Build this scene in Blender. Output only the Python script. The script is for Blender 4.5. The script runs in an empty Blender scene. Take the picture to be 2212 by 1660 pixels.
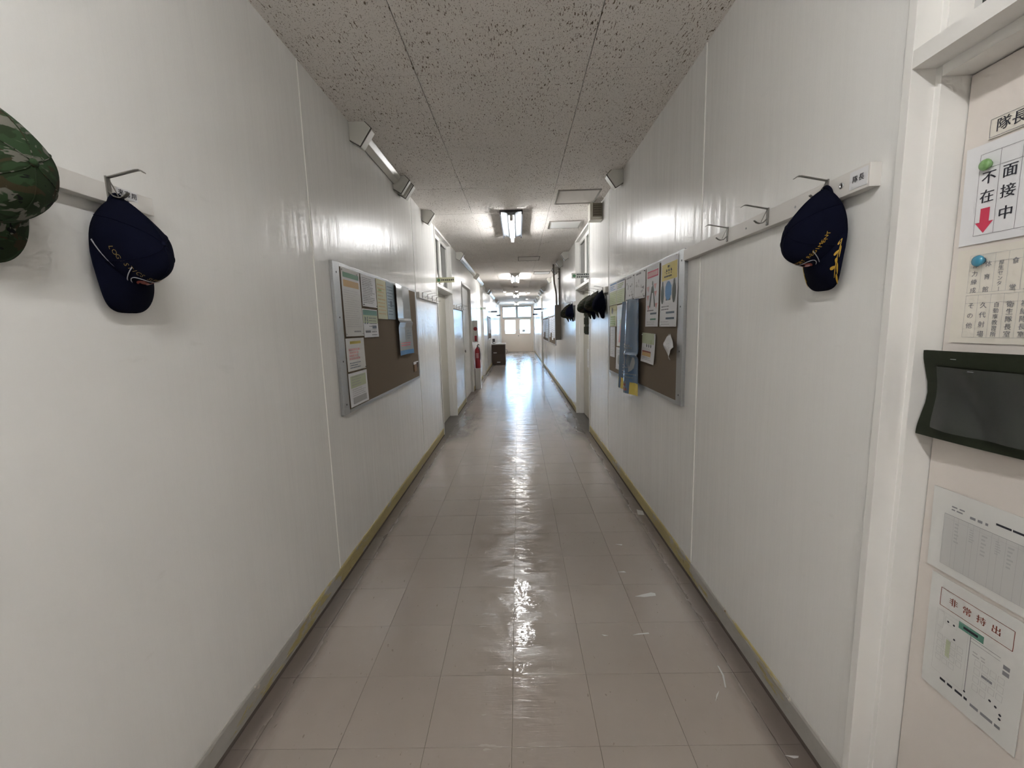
import bpy, bmesh, math, random
from mathutils import Vector, Matrix
random.seed(7)
C = bpy.context.scene.collection
SC = bpy.context.scene
R = math.radians

# ---------------------------------------------------------------- camera, sky, exposure
CAM_F, PITCH, YAW, ROLL, CX, CH = 908.646, -0.13322, -0.01776, -0.02707, 0.05431, 1.43467
fw = Vector((math.sin(YAW)*math.cos(PITCH), math.cos(YAW)*math.cos(PITCH), math.sin(PITCH)))
rt = Vector((math.cos(YAW), -math.sin(YAW), 0)); up = rt.cross(fw)
rt2 = math.cos(ROLL)*rt + math.sin(ROLL)*up
up2 = -math.sin(ROLL)*rt + math.cos(ROLL)*up
cam_d = bpy.data.cameras.new('camera')
cam_d.sensor_fit = 'HORIZONTAL'; cam_d.sensor_width = 36.0
cam_d.lens = CAM_F/2212*36.0
cam_d.clip_start = 0.02; cam_d.clip_end = 500
cam = bpy.data.objects.new('camera', cam_d); C.objects.link(cam)
M = Matrix.Identity(4)
for i in range(3):
    M[i][0] = rt2[i]; M[i][1] = up2[i]; M[i][2] = -fw[i]
M[0][3], M[1][3], M[2][3] = CX, 0.0, CH
cam.matrix_world = M
SC.camera = cam

world = bpy.data.worlds.new('sky'); SC.world = world
world.use_nodes = True
bg = world.node_tree.nodes['Background']
bg.inputs[0].default_value = (0.40, 0.66, 1.0, 1); bg.inputs[1].default_value = 16.0
TUBE_POWER = 110.0
SC.view_settings.view_transform = 'Standard'; SC.view_settings.look = 'None'
SC.view_settings.exposure = 0.0; SC.view_settings.gamma = 1.0
SC.view_settings.use_curve_mapping = False
try:
    SC.cycles.use_denoising = True
    SC.cycles.max_bounces = 5; SC.cycles.diffuse_bounces = 4; SC.cycles.glossy_bounces = 2
    SC.cycles.use_adaptive_sampling = True; SC.cycles.adaptive_threshold = 0.18; SC.cycles.adaptive_min_samples = 14
    SC.cycles.caustics_reflective = False; SC.cycles.caustics_refractive = False
    SC.cycles.sample_clamp_indirect = 12.0
    SC.cycles.blur_glossy = 0.5
except Exception:
    pass

# ---------------------------------------------------------------- dimensions (metres)
WX = 0.9985      # half the corridor width
HZ = 2.768       # ceiling height
Y0, Y1 = -8.0, 25.0

# ---------------------------------------------------------------- material helpers
def new_mat(name):
    m = bpy.data.materials.new(name); m.use_nodes = True
    nt = m.node_tree
    b = nt.nodes['Principled BSDF']
    return m, nt, b
MATS = {}
def mat(name, col, rough=0.5, metal=0.0, spec=0.5, emit=None, estr=0.0):
    if name in MATS: return MATS[name]
    m, nt, b = new_mat(name)
    b.inputs['Base Color'].default_value = (*col, 1)
    b.inputs['Roughness'].default_value = rough
    b.inputs['Metallic'].default_value = metal
    b.inputs['Specular IOR Level'].default_value = spec
    if emit:
        b.inputs['Emission Color'].default_value = (*emit, 1)
        b.inputs['Emission Strength'].default_value = estr
    MATS[name] = m
    return m
class NT:
    def __init__(s, nt): s.nt = nt; s.g = s.n('ShaderNodeNewGeometry')
    def n(s, t, **k):
        o = s.nt.nodes.new(t)
        for a, v in k.items(): setattr(o, a, v)
        return o
    def l(s, a, b): s.nt.links.new(a, b)
    def pos(s, sc=(1, 1, 1), rot=(0, 0, 0)):
        m = s.n('ShaderNodeMapping'); m.inputs['Scale'].default_value = sc; m.inputs['Rotation'].default_value = rot
        s.l(s.g.outputs['Position'], m.inputs['Vector']); return m.outputs[0]
    def noise(s, vec, scale, detail=3, rough=0.5, dist=0.0):
        o = s.n('ShaderNodeTexNoise'); o.inputs['Scale'].default_value = scale; o.inputs['Detail'].default_value = detail
        o.inputs['Roughness'].default_value = rough; o.inputs['Distortion'].default_value = dist
        s.l(vec, o.inputs['Vector']); return o.outputs[0]
    def ramp(s, f, stops, interp='LINEAR'):
        o = s.n('ShaderNodeValToRGB'); o.color_ramp.interpolation = interp
        e = o.color_ramp.elements
        while len(e) < len(stops): e.new(0.5)
        for el, (p, c) in zip(e, stops):
            el.position = p; el.color = (*c, 1) if not isinstance(c, (int, float)) else (c, c, c, 1)
        s.l(f, o.inputs[0]); return o.outputs[0]
    def mix(s, f, a, b, blend='MIX'):
        o = s.n('ShaderNodeMix', data_type='RGBA', blend_type=blend)
        for sock, v in ((o.inputs[0], f), (o.inputs[6], a), (o.inputs[7], b)):
            if isinstance(v, (int, float)): sock.default_value = v if sock == o.inputs[0] else (v, v, v, 1)
            elif isinstance(v, tuple): sock.default_value = (*v, 1)
            else: s.l(v, sock)
        return o.outputs[2]
    def math(s, op, a, b=None, c=None):
        o = s.n('ShaderNodeMath', operation=op)
        for k, v in enumerate((a, b, c)):
            if v is None: continue
            if isinstance(v, (int, float)): o.inputs[k].default_value = v
            else: s.l(v, o.inputs[k])
        return o.outputs[0]
    def sep(s):
        o = s.n('ShaderNodeSeparateXYZ'); s.l(s.g.outputs['Position'], o.inputs[0]); return o.outputs
    def bump(s, h, strength, dist, b):
        o = s.n('ShaderNodeBump'); o.inputs['Strength'].default_value = strength; o.inputs['Distance'].default_value = dist
        s.l(h, o.inputs['Height']); s.l(o.outputs[0], b.inputs['Normal']); return o
    def smooth(s, x, a, b):
        o = s.n('ShaderNodeMapRange', interpolation_type='SMOOTHSTEP')
        o.inputs[1].default_value = a; o.inputs[2].default_value = b
        s.l(x, o.inputs[0]); return o.outputs[0]

def m_wall():
    m, nt, b = new_mat('wall_paint'); t = NT(nt)
    n1 = t.noise(t.pos((1, 1, 1)), 2.2, 4)
    n2 = t.noise(t.pos((1, 1, 1)), 260, 2)
    col = t.mix(n1, (0.735, 0.728, 0.703), (0.795, 0.79, 0.77))
    n3 = t.noise(t.pos((0.7, 0.7, 2.2)), 6.5, 5, 0.65)
    sm = t.ramp(n3, [(0.66, 0.0), (0.8, 1.0)])
    col = t.mix(t.math('MULTIPLY', sm, 0.18), col, (0.42, 0.40, 0.36))
    t.l(col, b.inputs['Base Color'])
    st = t.noise(t.pos((24, 24, 2.6)), 1.0, 3, 0.65)
    rg = t.math('MULTIPLY_ADD', st, 0.06, 0.19)
    b.inputs['Roughness'].default_value = 0.6; b.inputs['Specular IOR Level'].default_value = 0.0
    b.inputs['Coat Weight'].default_value = 1.0; b.inputs['Coat IOR'].default_value = 1.5
    t.l(rg, b.inputs['Coat Roughness'])
    st2 = t.noise(t.pos((9, 9, 0.8)), 1.0, 2, 0.5)
    h = t.math('ADD', t.math('MULTIPLY', st, 0.55), t.math('ADD', t.math('MULTIPLY', n2, 0.12), t.math('MULTIPLY', st2, 1.4)))
    bu_ = t.n('ShaderNodeBump'); bu_.inputs['Strength'].default_value = 0.8; bu_.inputs['Distance'].default_value = 0.0042
    t.l(h, bu_.inputs['Height']); t.l(bu_.outputs[0], b.inputs['Coat Normal'])
    return m
def m_ceiling():
    m, nt, b = new_mat('fissured_ceiling_board'); t = NT(nt)
    big = t.noise(t.pos(), 1.6, 3)
    base = t.mix(big, (0.80, 0.755, 0.71), (0.86, 0.825, 0.79))
    a = t.noise(t.pos((150, 36, 1)), 1.0, 2, 0.5)
    a2 = t.noise(t.pos((5, 5, 1)), 1.0, 2, 0.5)
    thr = t.math('ADD', a, t.math('MULTIPLY', t.math('SUBTRACT', a2, 0.5), 0.18))
    m1 = t.ramp(thr, [(0.635, 0.0), (0.665, 1.0)])
    d = t.noise(t.pos((230, 140, 1)), 1.0, 1, 0.5)
    m2 = t.ramp(d, [(0.645, 0.0), (0.685, 1.0)])
    mk = t.math('MAXIMUM', m1, t.math('MULTIPLY', m2, 0.85))
    col = t.mix(mk, base, (0.20, 0.155, 0.115))
    t.l(col, b.inputs['Base Color'])
    b.inputs['Roughness'].default_value = 0.85; b.inputs['Specular IOR Level'].default_value = 0.25
    t.bump(t.math('SUBTRACT', 1.0, mk), 0.5, 0.002, b)
    return m
def m_floor():
    m, nt, b = new_mat('waxed_vinyl_tile'); t = NT(nt)
    xyz = t.sep(); x, y = xyz[0], xyz[1]
    n1 = t.noise(t.pos(), 3.0, 5, 0.6)
    col = t.mix(n1, (0.315, 0.270, 0.238), (0.375, 0.33, 0.295))
    oi = t.n('ShaderNodeObjectInfo')
    col = t.mix(t.math('MULTIPLY', oi.outputs['Random'], 0.22), col, (0.41, 0.345, 0.31))
    # flecks worn into the tile, running along the corridor
    fl = t.noise(t.pos((70, 26, 1)), 1.0, 2, 0.6)
    col = t.mix(t.math('MULTIPLY', t.ramp(fl, [(0.69, 0.0), (0.75, 1.0)]), 0.45), col, (0.12, 0.09, 0.075))
    fl2 = t.noise(t.pos((40, 34, 1), (0, 0, 0.7)), 1.0, 3, 0.6)
    col = t.mix(t.math('MULTIPLY', t.ramp(fl2, [(0.70, 0.0), (0.78, 1.0)]), 0.35), col, (0.55, 0.52, 0.48))
    # grime along both skirtings
    ax = t.math('ABSOLUTE', x)
    nn = t.noise(t.pos((9, 2.6, 1)), 1.0, 4, 0.65)
    edge = t.smooth(t.math('ADD', ax, t.math('MULTIPLY', t.math('SUBTRACT', nn, 0.5), 0.14)), 0.82, 0.97)
    col = t.mix(t.math('MULTIPLY', edge, 0.80), col, (0.10, 0.076, 0.062))
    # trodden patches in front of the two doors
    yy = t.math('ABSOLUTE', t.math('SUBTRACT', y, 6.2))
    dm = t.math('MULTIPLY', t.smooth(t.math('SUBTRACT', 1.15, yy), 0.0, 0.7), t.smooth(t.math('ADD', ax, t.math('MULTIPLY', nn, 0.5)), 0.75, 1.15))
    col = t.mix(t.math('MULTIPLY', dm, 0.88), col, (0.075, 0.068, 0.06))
    t.l(col, b.inputs['Base Color'])
    # wax: swirled mop strokes down the middle, glossy where the wax was laid thick
    w1 = t.noise(t.pos((3.2, 4.2, 1), (0, 0, 0.5)), 1.0, 2, 0.5, 1.6)
    lane = t.math('SUBTRACT', 1.0, t.smooth(t.math('ADD', ax, t.math('MULTIPLY', t.math('SUBTRACT', n1, 0.5), 0.3)), 0.10, 0.34))
    wv = t.n('ShaderNodeTexWave', wave_type='RINGS', rings_direction='Z')
    wv.inputs['Scale'].default_value = 3.6; wv.inputs['Distortion'].default_value = 9.0
    wv.inputs['Detail'].default_value = 4.0; wv.inputs['Detail Scale'].default_value = 1.3
    t.l(t.pos((1.0, 0.8, 1)), wv.inputs['Vector'])
    stroke = t.noise(t.pos((9, 80, 1), (0, 0, 0.35)), 1.0, 3, 0.6, 0.8)
    patch = t.ramp(t.math('ADD', w1, t.math('MULTIPLY', t.math('SUBTRACT', stroke, 0.5), 0.34)), [(0.44, 0.0), (0.56, 1.0)])
    worn = t.math('MULTIPLY_ADD', n1, 0.06, 0.19)
    mopped = t.math('ADD', t.math('MULTIPLY_ADD', patch, 0.20, 0.03), t.math('MULTIPLY', stroke, 0.07))
    rg = t.math('ADD', worn, t.math('MULTIPLY', lane, t.math('SUBTRACT', mopped, worn)))
    rg = t.math('ADD', rg, t.math('MULTIPLY', edge, 0.08))
    t.l(rg, b.inputs['Roughness'])
    b.inputs['Specular IOR Level'].default_value = 0.7
    rip = t.noise(t.pos((3.0, 5.5, 1)), 1.0, 3, 0.5, 0.4)
    h = t.math('ADD', t.math('ADD', t.math('MULTIPLY', t.math('MULTIPLY', wv.outputs['Fac'], lane), 0.55), t.math('MULTIPLY', t.math('MULTIPLY', stroke, lane), 0.55)), t.math('MULTIPLY', rip, 1.0))
    t.bump(h, 0.26, 0.006, b)
    return m
def m_base():
    m, nt, b = new_mat('peeling_skirting_paint'); t = NT(nt)
    xyz = t.sep(); y, z = xyz[1], xyz[2]
    n = t.noise(t.pos((3, 2.2, 9)), 1.0, 5, 0.65)
    grey = t.mix(t.noise(t.pos(), 30, 2), (0.36, 0.345, 0.315), (0.43, 0.415, 0.385))
    yel = t.mix(t.noise(t.pos((1, 6, 30)), 4, 3), (0.36, 0.285, 0.095), (0.46, 0.40, 0.20))
    far = t.smooth(y, 2.2, 2.26)
    k = t.math('ADD', n, t.math('MULTIPLY', far, 0.14))
    mk = t.ramp(k, [(0.535, 0.0), (0.57, 1.0)])
    col = t.mix(mk, grey, yel)
    fleck = t.ramp(t.noise(t.pos((1, 7, 14)), 1.6, 5, 0.7), [(0.66, 0.0), (0.69, 1.0)])
    col = t.mix(fleck, col, (0.62, 0.58, 0.5))
    rust = t.ramp(t.noise(t.pos((2, 5, 9)), 1.9, 4, 0.6), [(0.69, 0.0), (0.73, 1.0)])
    col = t.mix(rust, col, (0.16, 0.10, 0.02))
    t.l(col, b.inputs['Base Color'])
    b.inputs['Roughness'].default_value = 0.45
    t.bump(t.math('ADD', mk, fleck), 0.6, 0.0015, b)
    return m
def m_noise(name, c1, c2, scale, rough, spec=0.5, bump=0.0, bscale=200, metal=0.0, vec=(1, 1, 1)):
    m, nt, b = new_mat(name); t = NT(nt)
    t.l(t.mix(t.noise(t.pos(vec), scale, 4), c1, c2), b.inputs['Base Color'])
    b.inputs['Roughness'].default_value = rough; b.inputs['Specular IOR Level'].default_value = spec
    b.inputs['Metallic'].default_value = metal
    if bump: t.bump(t.noise(t.pos(), bscale, 3), bump, 0.001, b)
    return m
def m_camo(name, cols):
    m, nt, b = new_mat(name); t = NT(nt)
    tc = t.n('ShaderNodeTexCoord')
    def mp(sc, off):
        k = t.n('ShaderNodeMapping'); k.inputs['Scale'].default_value = sc; k.inputs['Location'].default_value = off
        t.l(tc.outputs['Object'], k.inputs['Vector']); return k.outputs[0]
    col = None
    a = t.noise(mp((9, 11, 20), (0, 0, 0)), 1.0, 3, 0.6, 0.8)
    col = t.mix(t.ramp(a, [(0.50, 0.0), (0.515, 1.0)]), cols[0], cols[1])
    a = t.noise(mp((10, 14, 24), (5, 2, 9)), 1.0, 3, 0.6, 0.8)
    col = t.mix(t.ramp(a, [(0.55, 0.0), (0.565, 1.0)]), col, cols[2])
    a = t.noise(mp((13, 16, 34), (1, 7, 3)), 1.0, 3, 0.6, 0.8)
    col = t.mix(t.ramp(a, [(0.575, 0.0), (0.59, 1.0)]), col, cols[3])
    a = t.noise(mp((18, 20, 28), (8, 1, 5)), 1.0, 3, 0.6, 0.6)
    col = t.mix(t.ramp(a, [(0.61, 0.0), (0.625, 1.0)]), col, cols[4])
    t.l(col, b.inputs['Base Color'])
    b.inputs['Roughness'].default_value = 0.85; b.inputs['Specular IOR Level'].default_value = 0.2
    t.bump(t.noise(mp((1, 1, 1), (0, 0, 0)), 900, 2), 0.25, 0.0006, b)
    return m
def m_glass(name, tint, rough=0.02, ior=1.45, haze=0.0):
    m = bpy.data.materials.new(name); m.use_nodes = True; nt = m.node_tree
    for n in list(nt.nodes): nt.nodes.remove(n)
    o = nt.nodes.new('ShaderNodeOutputMaterial'); mx = nt.nodes.new('ShaderNodeMixShader')
    tr = nt.nodes.new('ShaderNodeBsdfTransparent'); gl = nt.nodes.new('ShaderNodeBsdfGlossy')
    fr = nt.nodes.new('ShaderNodeFresnel'); fr.inputs[0].default_value = ior
    tr.inputs[0].default_value = (*tint, 1); gl.inputs['Roughness'].default_value = rough
    nt.links.new(fr.outputs[0], mx.inputs[0]); nt.links.new(tr.outputs[0], mx.inputs[1]); nt.links.new(gl.outputs[0], mx.inputs[2])
    
    if haze:
        m2 = nt.nodes.new('ShaderNodeMixShader'); df = nt.nodes.new('ShaderNodeBsdfDiffuse'); df.inputs[0].default_value = (.55, .56, .55, 1)
        m2.inputs[0].default_value = haze; nt.links.new(mx.outputs[0], m2.inputs[1]); nt.links.new(df.outputs[0], m2.inputs[2]); nt.links.new(m2.outputs[0], o.inputs[0])
    else: nt.links.new(mx.outputs[0], o.inputs[0])
    return m

WALL = m_wall(); CEIL = m_ceiling(); FLOOR = m_floor(); BASE = m_base()
JOINT = mat('joint_sealant', (0.93, 0.92, 0.88), 0.6)  # sealant whitened to stand in for the light it catches
GROUT = mat('dark_joint', (0.085, 0.07, 0.06), 0.9, spec=0.1)
GROOVE = mat('ceiling_groove', (0.07, 0.062, 0.05), 0.9, spec=0.1)
TRIM = m_noise('trim_paint', (0.74, 0.725, 0.695), (0.79, 0.78, 0.755), 3, 0.42)
DOORP = m_noise('door_paint', (0.64, 0.585, 0.54), (0.70, 0.655, 0.615), 4, 0.45, bump=0.1)
DOOR2 = m_noise('beige_door_paint', (0.50, 0.48, 0.41), (0.55, 0.53, 0.46), 4, 0.4)
DARKPANE = mat('unlit_pane', (0.045, 0.05, 0.045), 0.12)
ALU = m_noise('brushed_aluminium', (0.42, 0.43, 0.44), (0.52, 0.53, 0.54), 40, 0.38, metal=0.85, vec=(1, 1, 6))
ALU_D = mat('dull_steel', (0.25, 0.24, 0.22), 0.42, 0.8)
SCREW = mat('dark_screw', (0.08, 0.08, 0.085), 0.4, 0.6)
CORK = m_noise('brown_felt_board', (0.165, 0.130, 0.095), (0.20, 0.16, 0.12), 300, 0.9, 0.1, 0.2, 900)
WHITEP = m_noise('white_enamel', (0.66, 0.65, 0.62), (0.72, 0.71, 0.68), 6, 0.35)
RAILW = m_noise('rail_white_paint', (0.62, 0.60, 0.57), (0.70, 0.68, 0.65), 9, 0.4)
DUCT = mat('raceway_plastic', (0.63, 0.62, 0.57), 0.32)
DUCTD = mat('raceway_dark_outline', (0.10, 0.09, 0.08), 0.8)
PAPER = m_noise('white_paper', (0.66, 0.665, 0.68), (0.72, 0.72, 0.735), 8, 0.5, 0.35)
PAPERW = m_noise('cream_paper', (0.66, 0.62, 0.55), (0.71, 0.68, 0.61), 8, 0.45, 0.4)
LAMI = m_noise('laminated_paper', (0.62, 0.62, 0.60), (0.68, 0.68, 0.66), 8, 0.16, 0.6, 0.15, 14)
INK = mat('black_ink', (0.035, 0.035, 0.045), 0.6, spec=0.2)
INKG = mat('grey_ink', (0.22, 0.22, 0.235), 0.6, spec=0.2)
INKL = mat('pale_grey_ink', (0.42, 0.42, 0.42), 0.6, spec=0.2)
RED = mat('red_print', (0.55, 0.035, 0.085), 0.5)
PINK = mat('pink_print', (0.62, 0.33, 0.33), 0.5)
DRED = mat('brown_red_print', (0.22, 0.05, 0.03), 0.6)
GREEN = mat('green_print', (0.07, 0.20, 0.11), 0.5)
TEAL = mat('teal_print', (0.10, 0.25, 0.19), 0.5)
PGREEN = mat('pale_green_print', (0.48, 0.53, 0.36), 0.5)
LEAF = mat('leaf_green_print', (0.30, 0.38, 0.12), 0.5)
ORANGE = mat('orange_print', (0.52, 0.33, 0.13), 0.5)
YELLOW = mat('yellow_print', (0.60, 0.48, 0.10), 0.5)
PYEL = m_noise('pale_yellow_sheet', (0.48, 0.46, 0.24), (0.54, 0.52, 0.29), 9, 0.4)
PBLUE = m_noise('pale_blue_sheet', (0.27, 0.36, 0.42), (0.32, 0.42, 0.48), 9, 0.4)
BLUE = mat('blue_print', (0.06, 0.22, 0.48), 0.45)
NAVYP = mat('slate_print', (0.10, 0.14, 0.19), 0.5)
FIGURE = mat('dark_green_print', (0.05, 0.065, 0.055), 0.5)
BANNER = mat('glossy_blue_film', (0.062, 0.128, 0.235), 0.11, spec=0.9)
GLOSSG = mat('glossy_grey_film', (0.33, 0.35, 0.37), 0.10, spec=0.8)
NAVY = m_noise('navy_twill', (0.0018, 0.0024, 0.0085), (0.0032, 0.0042, 0.014), 40, 0.9, 0.08, 0.3, 1100)
CORD = mat('silver_cord', (0.42, 0.42, 0.45), 0.45, 0.3)
GOLD = mat('gold_thread', (0.50, 0.30, 0.03), 0.42, 0.25)
GOLDD = mat('dull_gold_thread', (0.22, 0.15, 0.04), 0.55, 0.2)
REDT = mat('red_thread', (0.26, 0.035, 0.02), 0.6)
CAMO = m_camo('woodland_camouflage', ((0.016, 0.027, 0.011), (0.022, 0.044, 0.018), (0.034, 0.027, 0.013), (0.13, 0.125, 0.105), (0.005, 0.005, 0.005)))
CAMOD = m_camo('dark_camouflage', ((0.010, 0.014, 0.008), (0.016, 0.022, 0.010), (0.022, 0.018, 0.010), (0.045, 0.04, 0.03), (0.006, 0.005, 0.005)))
VINYL = m_noise('dark_green_canvas', (0.010, 0.014, 0.006), (0.016, 0.020, 0.010), 60, 0.65, 0.3, 0.3, 700)
TUBE_BRIGHT = mat('lit_tube_bright', (1, 1, 1), 0.5, emit=(1.0, 0.995, 0.985), estr=TUBE_POWER*1.12)  # emission raised for the nearest visible light
TUBE_DIM = mat('lit_tube_dim', (1, 1, 1), 0.5, emit=(1.0, 0.99, 0.975), estr=TUBE_POWER*.75)  # emission lowered for the far lights
TUBE = mat('lit_tube', (1, 1, 1), 0.5, emit=(1.0, 0.99, 0.975), estr=TUBE_POWER)
BROWN = m_noise('dark_brown_wood', (0.045, 0.028, 0.018), (0.075, 0.048, 0.030), 5, 0.45, vec=(1, 1, 8))
CONDUIT = mat('brown_conduit_paint', (0.20, 0.175, 0.145), 0.45)
SIGNY = mat('pale_olive_sign', (0.46, 0.45, 0.30), 0.45)
SIGNW = mat('grey_white_sign', (0.50, 0.52, 0.48), 0.45)
EXTRED = mat('extinguisher_red', (0.33, 0.02, 0.03), 0.3)
CLEARF = m_glass('clear_vinyl_film', (0.86, 0.88, 0.88), 0.24, ior=1.38, haze=0.07)
GLASS = m_glass('window_glass', (0.96, 0.99, 1.0))
SPKM = mat('speaker_olive_front', (0.20, 0.175, 0.125), 0.7)
SPKW = mat('speaker_cream_case', (0.58, 0.56, 0.48), 0.45)
CAULK = mat('frame_sealant_line', (0.16, 0.15, 0.14), 0.8)
HATCH = mat('hatch_panel', (0.74, 0.70, 0.66), 0.7)
HATCHF = mat('hatch_edge', (0.33, 0.31, 0.28), 0.6)
HATCHW = mat('white_hatch_panel', (0.88, 0.88, 0.86), 0.5)
CREAM = m_noise('cream_door_paint', (0.62, 0.53, 0.44), (0.67, 0.58, 0.49), 3, 0.4)
FRAMEG = mat('grey_window_frame', (0.33, 0.34, 0.32), 0.45)
OUTG = mat('outdoor_concrete', (0.55, 0.54, 0.5), 0.8)

# ---------------------------------------------------------------- geometry helpers
class MB:
    def __init__(s): s.v = []; s.f = []; s.mi = []; s.mats = []
    def _m(s, m):
        if m not in s.mats: s.mats.append(m)
        return s.mats.index(m)
    def add(s, v, f, m=None):
        o = len(s.v); s.v += [tuple(p) for p in v]
        k = s._m(m) if m else 0
        s.f += [tuple(i+o for i in q) for q in f]; s.mi += [k]*len(f); return s
    def box(s, x0, x1, y0, y1, z0, z1, m=None):
        v = [(x, y, z) for z in (z0, z1) for y in (y0, y1) for x in (x0, x1)]
        return s.add(v, [(0, 2, 3, 1), (4, 5, 7, 6), (0, 1, 5, 4), (2, 6, 7, 3), (0, 4, 6, 2), (1, 3, 7, 5)], m)
    def prism(s, poly, axis, a0, a1, m=None):
        n = len(poly)
        def P(u, w, a): return {'x': (a, u, w), 'y': (u, a, w), 'z': (u, w, a)}[axis]
        v = [P(u, w, a0) for u, w in poly] + [P(u, w, a1) for u, w in poly]
        f = [tuple(range(n)), tuple(range(2*n-1, n-1, -1))] + [(i, i+n, (i+1) % n+n, (i+1) % n) for i in range(n)]
        return s.add(v, f, m)
    def tube(s, path, r, n=8, m=None, cap=True):
        P = [Vector(p) for p in path]; rr = r if isinstance(r, (list, tuple)) else [r]*len(P)
        v = []; f = []; nrm = None
        for i, p in enumerate(P):
            t = ((P[i+1]-p) if i == 0 else (p-P[i-1]) if i == len(P)-1 else (P[i+1]-P[i-1])).normalized()
            if nrm is None:
                a = Vector((0, 0, 1)) if abs(t.z) < .9 else Vector((1, 0, 0)); nrm = t.cross(a).normalized()
            else: nrm = (nrm - t*nrm.dot(t)).normalized()
            b = t.cross(nrm)
            for k in range(n):
                a = 2*math.pi*k/n; v.append(p+(nrm*math.cos(a)+b*math.sin(a))*rr[i])
        for i in range(len(P)-1):
            for k in range(n): f.append((i*n+k, i*n+(k+1) % n, (i+1)*n+(k+1) % n, (i+1)*n+k))
        if cap: f += [tuple(range(n-1, -1, -1)), tuple(range((len(P)-1)*n, len(P)*n))]
        return s.add(v, f, m)
    def disc(s, c, nrm, r, th, n=16, m=None):
        nrm = Vector(nrm).normalized(); c = Vector(c)
        return s.tube([c, c+nrm*th], r, n, m)
    def lathe(s, c, axis, prof, n=16, m=None):
        ax = Vector(axis).normalized(); a = Vector((0, 0, 1)) if abs(ax.z) < .9 else Vector((1, 0, 0))
        e1 = ax.cross(a).normalized(); e2 = ax.cross(e1); c = Vector(c); v = []; f = []
        for r, h in prof:
            for k in range(n):
                t = 2*math.pi*k/n; v.append(c+ax*h+(e1*math.cos(t)+e2*math.sin(t))*r)
        for i in range(len(prof)-1):
            for k in range(n): f.append((i*n+k, i*n+(k+1) % n, (i+1)*n+(k+1) % n, (i+1)*n+k))
        f += [tuple(range(n-1, -1, -1)), tuple(range((len(prof)-1)*n, len(prof)*n))]
        return s.add(v, f, m)
    def grid(s, fn, nu, nv, m=None):
        v = [fn(i/nu, j/nv) for j in range(nv+1) for i in range(nu+1)]; w = nu+1
        return s.add(v, [(j*w+i, j*w+i+1, (j+1)*w+i+1, (j+1)*w+i) for j in range(nv) for i in range(nu)], m)
    def mesh(s, name, org, smooth=False, bevel=0.0):
        me = bpy.data.meshes.new(name)
        me.from_pydata([(p[0]-org[0], p[1]-org[1], p[2]-org[2]) for p in s.v], [], s.f)
        for m in s.mats: me.materials.append(m)
        for p, k in zip(me.polygons, s.mi): p.material_index = k
        bm = bmesh.new(); bm.from_mesh(me)
        bmesh.ops.recalc_face_normals(bm, faces=bm.faces)
        if bevel: bmesh.ops.bevel(bm, geom=list(bm.edges), offset=bevel, segments=2, affect='EDGES', profile=0.6)
        bm.to_mesh(me); bm.free()
        if smooth:
            for p in me.polygons: p.use_smooth = True
        me.update(); return me
    def build(s, name, parent=None, smooth=False, bevel=0.0, m=None, org=None):
        if m:
            s.mats = [m]; s.mi = [0]*len(s.f)
        xs, ys, zs = zip(*s.v)
        if org is None: org = ((min(xs)+max(xs))/2, (min(ys)+max(ys))/2, min(zs))
        o = bpy.data.objects.new(name, s.mesh(name, org, smooth, bevel)); C.objects.link(o)
        return place(o, org, parent)
WORLD_ORG = {}
def place(o, org, parent=None):
    WORLD_ORG[o] = Vector(org)
    if parent is not None:
        o.parent = parent; o.location = Vector(org)-WORLD_ORG[parent]
    else: o.location = org
    return o
def tag(o, label, cat, group=None, kind=None):
    o['label'] = label
    if cat: o['category'] = cat
    if group: o['group'] = group
    if kind: o['kind'] = kind
    return o
def struct(o, label=None, cat=None):
    o['kind'] = 'structure'
    if label: o['label'] = label
    if cat: o['category'] = cat
    return o
def thing(name, loc, label, cat, group=None, kind=None):
    o = bpy.data.objects.new(name, None); o.empty_display_size = 0.05; C.objects.link(o)
    place(o, loc); return tag(o, label, cat, group, kind)
def kids(o): return [c for c in bpy.data.objects if c.parent == o]
def copy_tree(o, parent=None):
    c = o.copy(); C.objects.link(c); c.parent = parent
    for k in kids(o): copy_tree(k, c)
    return c
def bx(*a, m=None): return MB().box(*a, m)

_glyph = {}
def glyphs(body, size=1.0):
    key = body
    if key not in _glyph:
        cu = bpy.data.curves.new('lettering', 'FONT'); cu.body = body; cu.size = 1.0
        cu.align_x = 'CENTER'; cu.align_y = 'CENTER'; cu.resolution_u = 2
        ob = bpy.data.objects.new('lettering', cu); C.objects.link(ob)
        dg = bpy.context.evaluated_depsgraph_get(); dg.update()
        me = bpy.data.meshes.new_from_object(ob.evaluated_get(dg))
        _glyph[key] = ([tuple(v.co) for v in me.vertices], [tuple(p.vertices) for p in me.polygons])
        bpy.data.objects.remove(ob); bpy.data.curves.remove(cu); bpy.data.meshes.remove(me)
    v, f = _glyph[key]
    return [(a*size, b*size) for a, b, _ in v], f

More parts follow.
